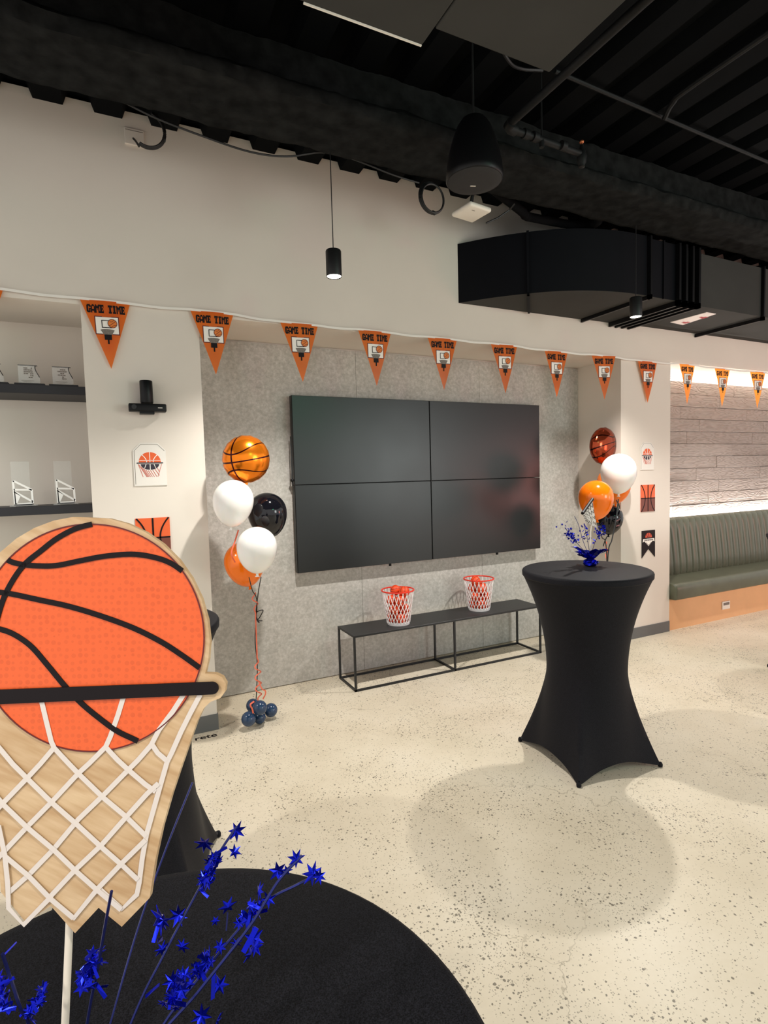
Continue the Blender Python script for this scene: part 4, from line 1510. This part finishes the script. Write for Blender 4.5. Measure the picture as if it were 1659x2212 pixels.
def foil_base(t, c, s):
    """wrapped weight and the crumpled foil leaves above it"""
    cx, cy, cz = c
    vs, fs = [], []
    NU, NV = 20, 10
    for i in range(NV + 1):
        a = PI * i / NV
        for j in range(NU):
            b_ = 2 * PI * j / NU
            r = s * 0.040 * math.sin(a) ** 0.6 * (1 + 0.10 * math.sin(b_ * 5 + i) + random.uniform(-0.05, 0.05)) + 0.0005
            vs.append((cx + r * math.cos(b_), cy + r * math.sin(b_), cz + s * (0.022 - 0.022 * math.cos(a))))
    for i in range(NV):
        for j in range(NU):
            fs.append((i * NU + j, i * NU + (j + 1) % NU, (i + 1) * NU + (j + 1) % NU, (i + 1) * NU + j))
    MB().add(vs, fs).build('foil_weight', 'foil', t)
    for kk in range(11):
        a = 2 * PI * kk / 11 + random.uniform(-0.2, 0.2)
        L = s * random.uniform(0.075, 0.125)
        rise = s * random.uniform(0.02, 0.06)
        vs, fs = [], []
        K = 6
        for i in range(K + 1):
            f = i / K
            wv = s * 0.030 * math.sin(PI * min(1, f * 0.85 + 0.15)) + 0.001
            r = 0.008 + L * f
            z = cz + s * 0.042 + rise * math.sin(f * PI * 0.55) + s * 0.01 * f
            for u in (-1, 0, 1):
                vs.append((cx + r * math.cos(a) - u * wv * math.sin(a), cy + r * math.sin(a) + u * wv * math.cos(a), z + (0.010 * s if u else -0.006 * s) * math.sin(PI * f) + random.uniform(-0.002, 0.002)))
        for i in range(K):
            for u in range(2):
                b_ = 3 * i + u
                fs.append((b_, b_ + 1, b_ + 4, b_ + 3))
        MB().add(vs, fs).build('foil_leaf', 'foil', t)


# ---------------- centerpiece on the near table
cpn = thing('table_centerpiece', (TN[0], TN[1], TH), 'blue foil star centerpiece with a big basketball hoop cut-out on a stick', 'centerpiece')
foil_base(cpn, (TN[0], TN[1], TH), 0.5)
DEP = 0.41
S_ = DEP / FPX
BO = at_depth(171, 1490, DEP)        # middle of the printed rim


def bd_(px, py):
    return ((px - 171) * S_, (1490 - py) * S_)


ROTB = Matrix((RT, -DN, -FW)).transposed()      # board axes: right, up, towards the viewer


def mirror(p, ax0=(160, 1990), ax1=(195, 1140)):
    """mirror a board point in the cut-out's own axis"""
    a, b_ = Vector(ax0), Vector(ax1)
    d = (b_ - a).normalized()
    v = Vector(p) - a
    return tuple(a + d * v.dot(d) * 2 - v)


bl = lambda u, v, d: (u, v, d)


def place_board(o):
    o.matrix_basis = Matrix.Translation(BO - cpn.location) @ ROTB.to_4x4()
    return o


# outline, right half from the top, clockwise
half = [(195, 1118), (235, 1120), (275, 1131), (315, 1150), (352, 1176), (386, 1210), (414, 1250), (435, 1294), (448, 1340), (453, 1385), (450, 1425), (443, 1455),
        (466, 1456), (480, 1463), (488, 1477), (486, 1494), (476, 1508), (455, 1516), (440, 1530), (425, 1560), (411, 1600), (390, 1660), (370, 1720), (350, 1790), (335, 1860), (323, 1940), (263, 2002), (213, 1961), (162, 2016)]
outline = half + [mirror(p) for p in half[-2:0:-1]]
outline = [bd_(*p) for p in outline]
board = MB().prism(outline, bl, -0.005).build('hoop_board', 'birch', cpn, local=True)
place_board(board)
BC, BR = (197, 1377), 246
disc = MB().prism([bd_(BC[0] + BR * math.cos(a), BC[1] + BR * 0.996 * math.sin(a)) for a in [2 * PI * i / 96 for i in range(96)]], lambda u, v, d: (u, v, 0.0002 + d), 0.0006)
disc.build('ball_print', 'pebble', board, local=True)
m = MB()
m.strip([bd_(BC[0] + (BR - 1) * math.cos(a), BC[1] + (BR - 1) * math.sin(a)) for a in [2 * PI * i / 96 for i in range(97)]], 2.6 * S_, lambda u, v, d: (u, v, 0.0009 + d), 0.0004)
m.build('ball_outline', 'print_maroon', board, local=True)
m = MB()


def clip_ball(line):
    return [p for p in line if (p[0] - BC[0]) ** 2 + (p[1] - BC[1]) ** 2 <= (BR - 1) ** 2]


seams = [
    [(205, 1131), (165, 1142), (125, 1163), (90, 1190), (57, 1217), (32, 1250), (12, 1288), (-2, 1330), (-14, 1380), (-20, 1430), (-18, 1480), (-8, 1530), (10, 1570), (45, 1603)],
    [(8, 1196), (22, 1211), (50, 1219), (85, 1222), (125, 1221), (175, 1211), (230, 1201), (290, 1197), (340, 1205), (375, 1219), (410, 1245)],
    [(-45, 1270), (-10, 1277), (30, 1283), (90, 1296), (150, 1309), (220, 1330), (290, 1356), (350, 1386), (395, 1415), (430, 1440)],
    [(-48, 1352), (-20, 1356), (5, 1359), (35, 1371), (70, 1396), (105, 1436), (145, 1484), (180, 1520), (220, 1553), (255, 1578), (290, 1595), (305, 1602)],
]
for s in seams:
    e0, e1 = Vector(s[0]), Vector(s[-1])
    s = [tuple(e0 + (e0 - Vector(s[1])).normalized() * 30)] + s + [tuple(e1 + (e1 - Vector(s[-2])).normalized() * 30)]
    ln = clip_ball([tuple(p) for p in smooth_line(s, 24)])
    m.strip([bd_(*p) for p in ln], 11.5 * S_, lambda u, v, d: (u, v, 0.0009 + d), 0.0006)
m.build('ball_seams', 'print_black', board, local=True)
# rim bar with round ends
m = MB()
A, B = (-135, 1509), (461, 1484)
dx, dy = B[0] - A[0], B[1] - A[1]
L = math.hypot(dx, dy)
ux, uy = dx / L, dy / L
hw = 13.5
aa = math.atan2(uy, ux)
poly = [(B[0] + hw * math.cos(aa + t), B[1] + hw * math.sin(aa + t)) for t in [-PI / 2 + PI * i / 12 for i in range(13)]] + [(A[0] + hw * 1.2 * math.cos(aa + t), A[1] + hw * 1.2 * math.sin(aa + t)) for t in [PI / 2 + PI * i / 12 for i in range(13)]]
m.prism([bd_(*p) for p in poly], lambda u, v, d: (u, v, 0.0018 + d), 0.0010)
m.build('rim_print', 'print_black', board, local=True)
# white net
m = MB()
netl = [
    # right edge, upper strands
    [(434, 1499), (412, 1540), (392, 1580), (372, 1625), (362, 1645), (352, 1680), (335, 1740), (318, 1800), (309, 1850), (302, 1905), (297, 1930), (265, 1961), (213, 1915)],
    [(398, 1499), (375, 1535), (345, 1575), (328, 1608), (300, 1640), (280, 1660), (230, 1711), (172, 1767), (118, 1832), (64, 1888), (22, 1925)],
    [(328, 1604), (342, 1625), (362, 1642)],
    [(268, 1506), (256, 1545), (240, 1590), (230, 1612), (196, 1646), (172, 1668), (120, 1724), (60, 1785), (16, 1832), (-10, 1860)],
    [(92, 1513), (102, 1555), (113, 1600), (120, 1615), (148, 1645), (172, 1670), (226, 1722), (274, 1762), (318, 1805)],
    [(230, 1612), (256, 1640), (280, 1662), (315, 1692), (338, 1708)],
    [(118, 1615), (90, 1648), (62, 1678), (10, 1732), (-20, 1765)],
    [(-60, 1585), (-25, 1595), (0, 1612), (30, 1648), (62, 1680), (115, 1732), (170, 1780), (222, 1828), (268, 1868), (300, 1898)],
    [(344, 1690), (320, 1712), (275, 1762), (222, 1822), (165, 1876), (110, 1935)],
    [(316, 1812), (265, 1862), (212, 1918), (162, 1980), (112, 1938)],
    [(-20, 1700), (10, 1735), (62, 1785), (118, 1832), (168, 1880), (213, 1920), (264, 1962)],
    [(0, 1780), (14, 1845), (20, 1905), (22, 1958), (54, 1994), (110, 1937)],
    [(16, 1848), (64, 1888), (112, 1938), (162, 1980)],
]
for i, s in enumerate(netl):
    m.strip([bd_(*p) for p in s], 10.5 * S_, lambda u, v, d: (u, v, 0.0009 + 0.00006 * i + d), 0.0003)
m.build('net_print', 'net_ink', board, local=True)
# stick
sa, sb = bd_(140, 1960), bd_(112, 2600)
m = MB()
m.tube([(sa[0], sa[1], -0.0075), (sb[0], sb[1], -0.0075)], 0.0027, 10)
st = m.build('stick', 'stick', cpn, True, local=True)
place_board(st)


def spray(parent, wire, stars, r=0.0011, dens=0):
    """wire through (px, py, depth) marks; stars as (px, py, size in px)"""
    P = [at_depth(*q) for q in wire]
    wv = MB().tube(smooth_line(P, 8), r, 5).build('wire_spray', 'foil_wire', parent, True)
    deps = [q[2] for q in wire]
    for sx, sy, ss in stars:
        # depth of the nearest mark of the wire
        dmin = min(wire, key=lambda q: (q[0] - sx) ** 2 + (q[1] - sy) ** 2)[2]
        p = at_depth(sx, sy, dmin + random.uniform(-0.006, 0.006))
        put_star(p, 1.2 * ss / 2 * dmin / FPX, wv, None, rnd=0.75)
    return wv


def loose(wv, marks, dep):
    """extra foil bits around a wire"""
    for sx, sy, ss, kind in marks:
        p = at_depth(sx, sy, dep + random.uniform(-0.008, 0.008))
        put_star(p, 1.35 * ss / 2 * dep / FPX, wv, STRIPM if kind else None, rnd=1.1)


BX, BYP = 126, 2620


def scatter(a, b_, n, spread, smin, smax):
    out = []
    for i in range(n):
        t = random.random()
        out.append((a[0] + (b_[0] - a[0]) * t + random.uniform(-spread, spread), a[1] + (b_[1] - a[1]) * t + random.uniform(-spread, spread), random.uniform(smin, smax), random.random() < 0.45))
    return out


spray(cpn, [(BX, BYP, 0.41), (238, 2212, 0.44), (300, 2000, 0.46), (360, 1830, 0.48), (416, 1690, 0.50)], [], 0.0009)
s2 = spray(cpn, [(BX, BYP, 0.41), (282, 2212, 0.43), (350, 2070, 0.44), (430, 1920, 0.455), (475, 1840, 0.46), (512, 1785, 0.47)],
           [(511, 1795, 36), (507, 1840, 27), (442, 1822, 38), (352, 1990, 30), (385, 1978, 38), (350, 2050, 28), (394, 2044, 28)])
loose(s2, scatter((467, 1850), (432, 1930), 26, 9, 14, 26) + [(347, 1985, 46, 0), (338, 2010, 30, 1), (345, 2030, 26, 1), (476, 1838, 22, 1), (470, 1862, 24, 0)], 0.45)
s3 = spray(cpn, [(BX, BYP, 0.41), (330, 2250, 0.40), (440, 2100, 0.41), (560, 1960, 0.42), (640, 1912, 0.42), (690, 1890, 0.42)],
           [(675, 1888, 42), (690, 1893, 28), (560, 1925, 32), (580, 1943, 30), (545, 1955, 26), (548, 2028, 40), (475, 2045, 26), (510, 2038, 24), (465, 1990, 18)])
loose(s3, scatter((555, 1960), (525, 1995), 14, 10, 14, 26) + scatter((450, 2070), (430, 2105), 22, 14, 14, 28) + [(540, 2030, 36, 1), (552, 2045, 30, 0), (540, 2060, 28, 0), (460, 2130, 34, 1), (475, 2128, 30, 0)], 0.41)
s4 = spray(cpn, [(BX, BYP, 0.41), (300, 2300, 0.38), (430, 2140, 0.38), (540, 2000, 0.385), (600, 1905, 0.39), (652, 1848, 0.395)],
           [(600, 1882, 36), (640, 1855, 34), (620, 1880, 22), (492, 1958, 34)])
loose(s4, scatter((360, 2165), (400, 2120), 24, 18, 16, 34) + [(435, 2195, 34, 0), (470, 2205, 26, 0), (330, 2140, 26, 1)], 0.38)
tw = MB().tube([at_depth(492, 1970, 0.385), at_depth(489, 2010, 0.385)], 0.0006, 5).build('wire_spray', 'foil_wire', cpn)
s5 = spray(cpn, [(BX, BYP, 0.41), (188, 2212, 0.39), (210, 2100, 0.385), (225, 2010, 0.38), (241, 1925, 0.375)], [])
loose(s5, scatter((205, 2060), (178, 2140), 24, 14, 14, 30) + [(218, 2140, 26, 1), (225, 2130, 20, 1)], 0.386)
s6 = spray(cpn, [(BX, BYP, 0.41), (70, 2250, 0.38), (45, 2180, 0.37), (20, 2105, 0.365), (5, 2060, 0.36)], [(88, 2140, 24), (8, 2170, 30)])
loose(s6, scatter((5, 2120), (15, 2190), 18, 12, 14, 30) + scatter((90, 2135), (60, 2200), 16, 12, 12, 26) + [(22, 2050, 22, 1)], 0.37)
s7 = spray(cpn, [(BX, BYP, 0.41), (100, 2300, 0.42), (60, 2210, 0.43), (95, 2140, 0.44)], [])

# ---------------- centerpiece on the far table
cp2c = (1.215, -1.875, TH)
cpf = thing('table_centerpiece', cp2c, 'small blue foil star centerpiece with a hoop pick seen edge-on', 'centerpiece')
foil_base(cpf, cp2c, 1.0)
dep2 = (Vector(cp2c) - CAM).dot(FW)


def spray2(wire, stars):
    P = [Vector(cp2c) + Vector((0, 0, 0.045))] + [at_depth(px, py, dep2 + dd) for px, py, dd in wire]
    wv = MB().tube(smooth_line(P, 6), 0.0016, 5).build('wire_spray', 'foil_wire', cpf, True)
    for sx, sy, ss, dd, kk in stars:
        put_star(at_depth(sx, sy, dep2 + dd), ss / 2 * dep2 / FPX, wv, STRIPM if kk else None, rnd=0.9)


def sc2(a, b_, n, sp_, dd):
    out = []
    for i in range(n):
        t = random.random()
        out.append((a[0] + (b_[0] - a[0]) * t + random.gauss(0, sp_), a[1] + (b_[1] - a[1]) * t + random.gauss(0, sp_), random.uniform(5, 9), dd + random.uniform(-0.01, 0.01), random.random() < 0.3))
    return out


spray2([(1258, 1186, 0), (1240, 1165, -0.01), (1220, 1140, -0.02)], sc2((1250, 1176), (1216, 1138), 46, 5, -0.01) + [(1202, 1138, 6, -0.02, 0), (1224, 1127, 7, -0.02, 0)])
spray2([(1260, 1170, 0.01), (1250, 1135, 0.02), (1241, 1115, 0.03)], [])
spray2([(1269, 1165, 0.03), (1264, 1145, 0.04), (1262, 1130, 0.04)], sc2((1266, 1172), (1262, 1132), 18, 4, 0.04))
spray2([(1284, 1175, 0), (1294, 1155, 0.01), (1300, 1140, 0.02)], sc2((1283, 1176), (1300, 1136), 34, 6, 0.01))
# pick turned away: board seen narrow, rim at the top
P0 = at_depth(1275, 1185, dep2)
apx = at_depth(1280, 1080, dep2 + 0.01)
m = MB()
pk = [at_depth(1259, 1107, dep2 - 0.06), at_depth(1279, 1078, dep2 + 0.08), at_depth(1289, 1140, dep2 + 0.05), at_depth(1269, 1130, dep2 - 0.02)]
nrm = (pk[1] - pk[0]).cross(pk[2] - pk[0]).normalized() * 0.003
m.add(pk + [p + nrm for p in pk], [(0, 1, 2, 3), (7, 6, 5, 4), (0, 4, 5, 1), (1, 5, 6, 2), (2, 6, 7, 3), (3, 7, 4, 0)])
hb2 = m.build('hoop_board', 'paper', cpf)
MB().tube([at_depth(1258, 1109, dep2 - 0.063), at_depth(1280, 1078, dep2 + 0.083)], 0.009, 8).build('rim_print', 'print_black', hb2)
m = MB()
for i in range(4):
    a = pk[0].lerp(pk[3], 0.2 + 0.22 * i) - nrm * 0.6
    b_ = pk[1].lerp(pk[2], 0.2 + 0.22 * i) - nrm * 0.6
    pts = [a.lerp(b_, q / 8) + (pk[3] - pk[0]).normalized() * 0.012 * (1 if q % 2 else -1) for q in range(9)]
    m.tube(pts, 0.0022, 5)
    pts = [p + nrm * 2.2 for p in pts]
    m.tube(pts, 0.0022, 5)
m.build('net_print', 'print_grey', hb2)
MB().tube([Vector(cp2c) + Vector((0, 0, 0.03)), at_depth(1276, 1150, dep2), at_depth(1280, 1115, dep2 + 0.012)], 0.0035, 8).build('stick', 'stick', cpf, True)
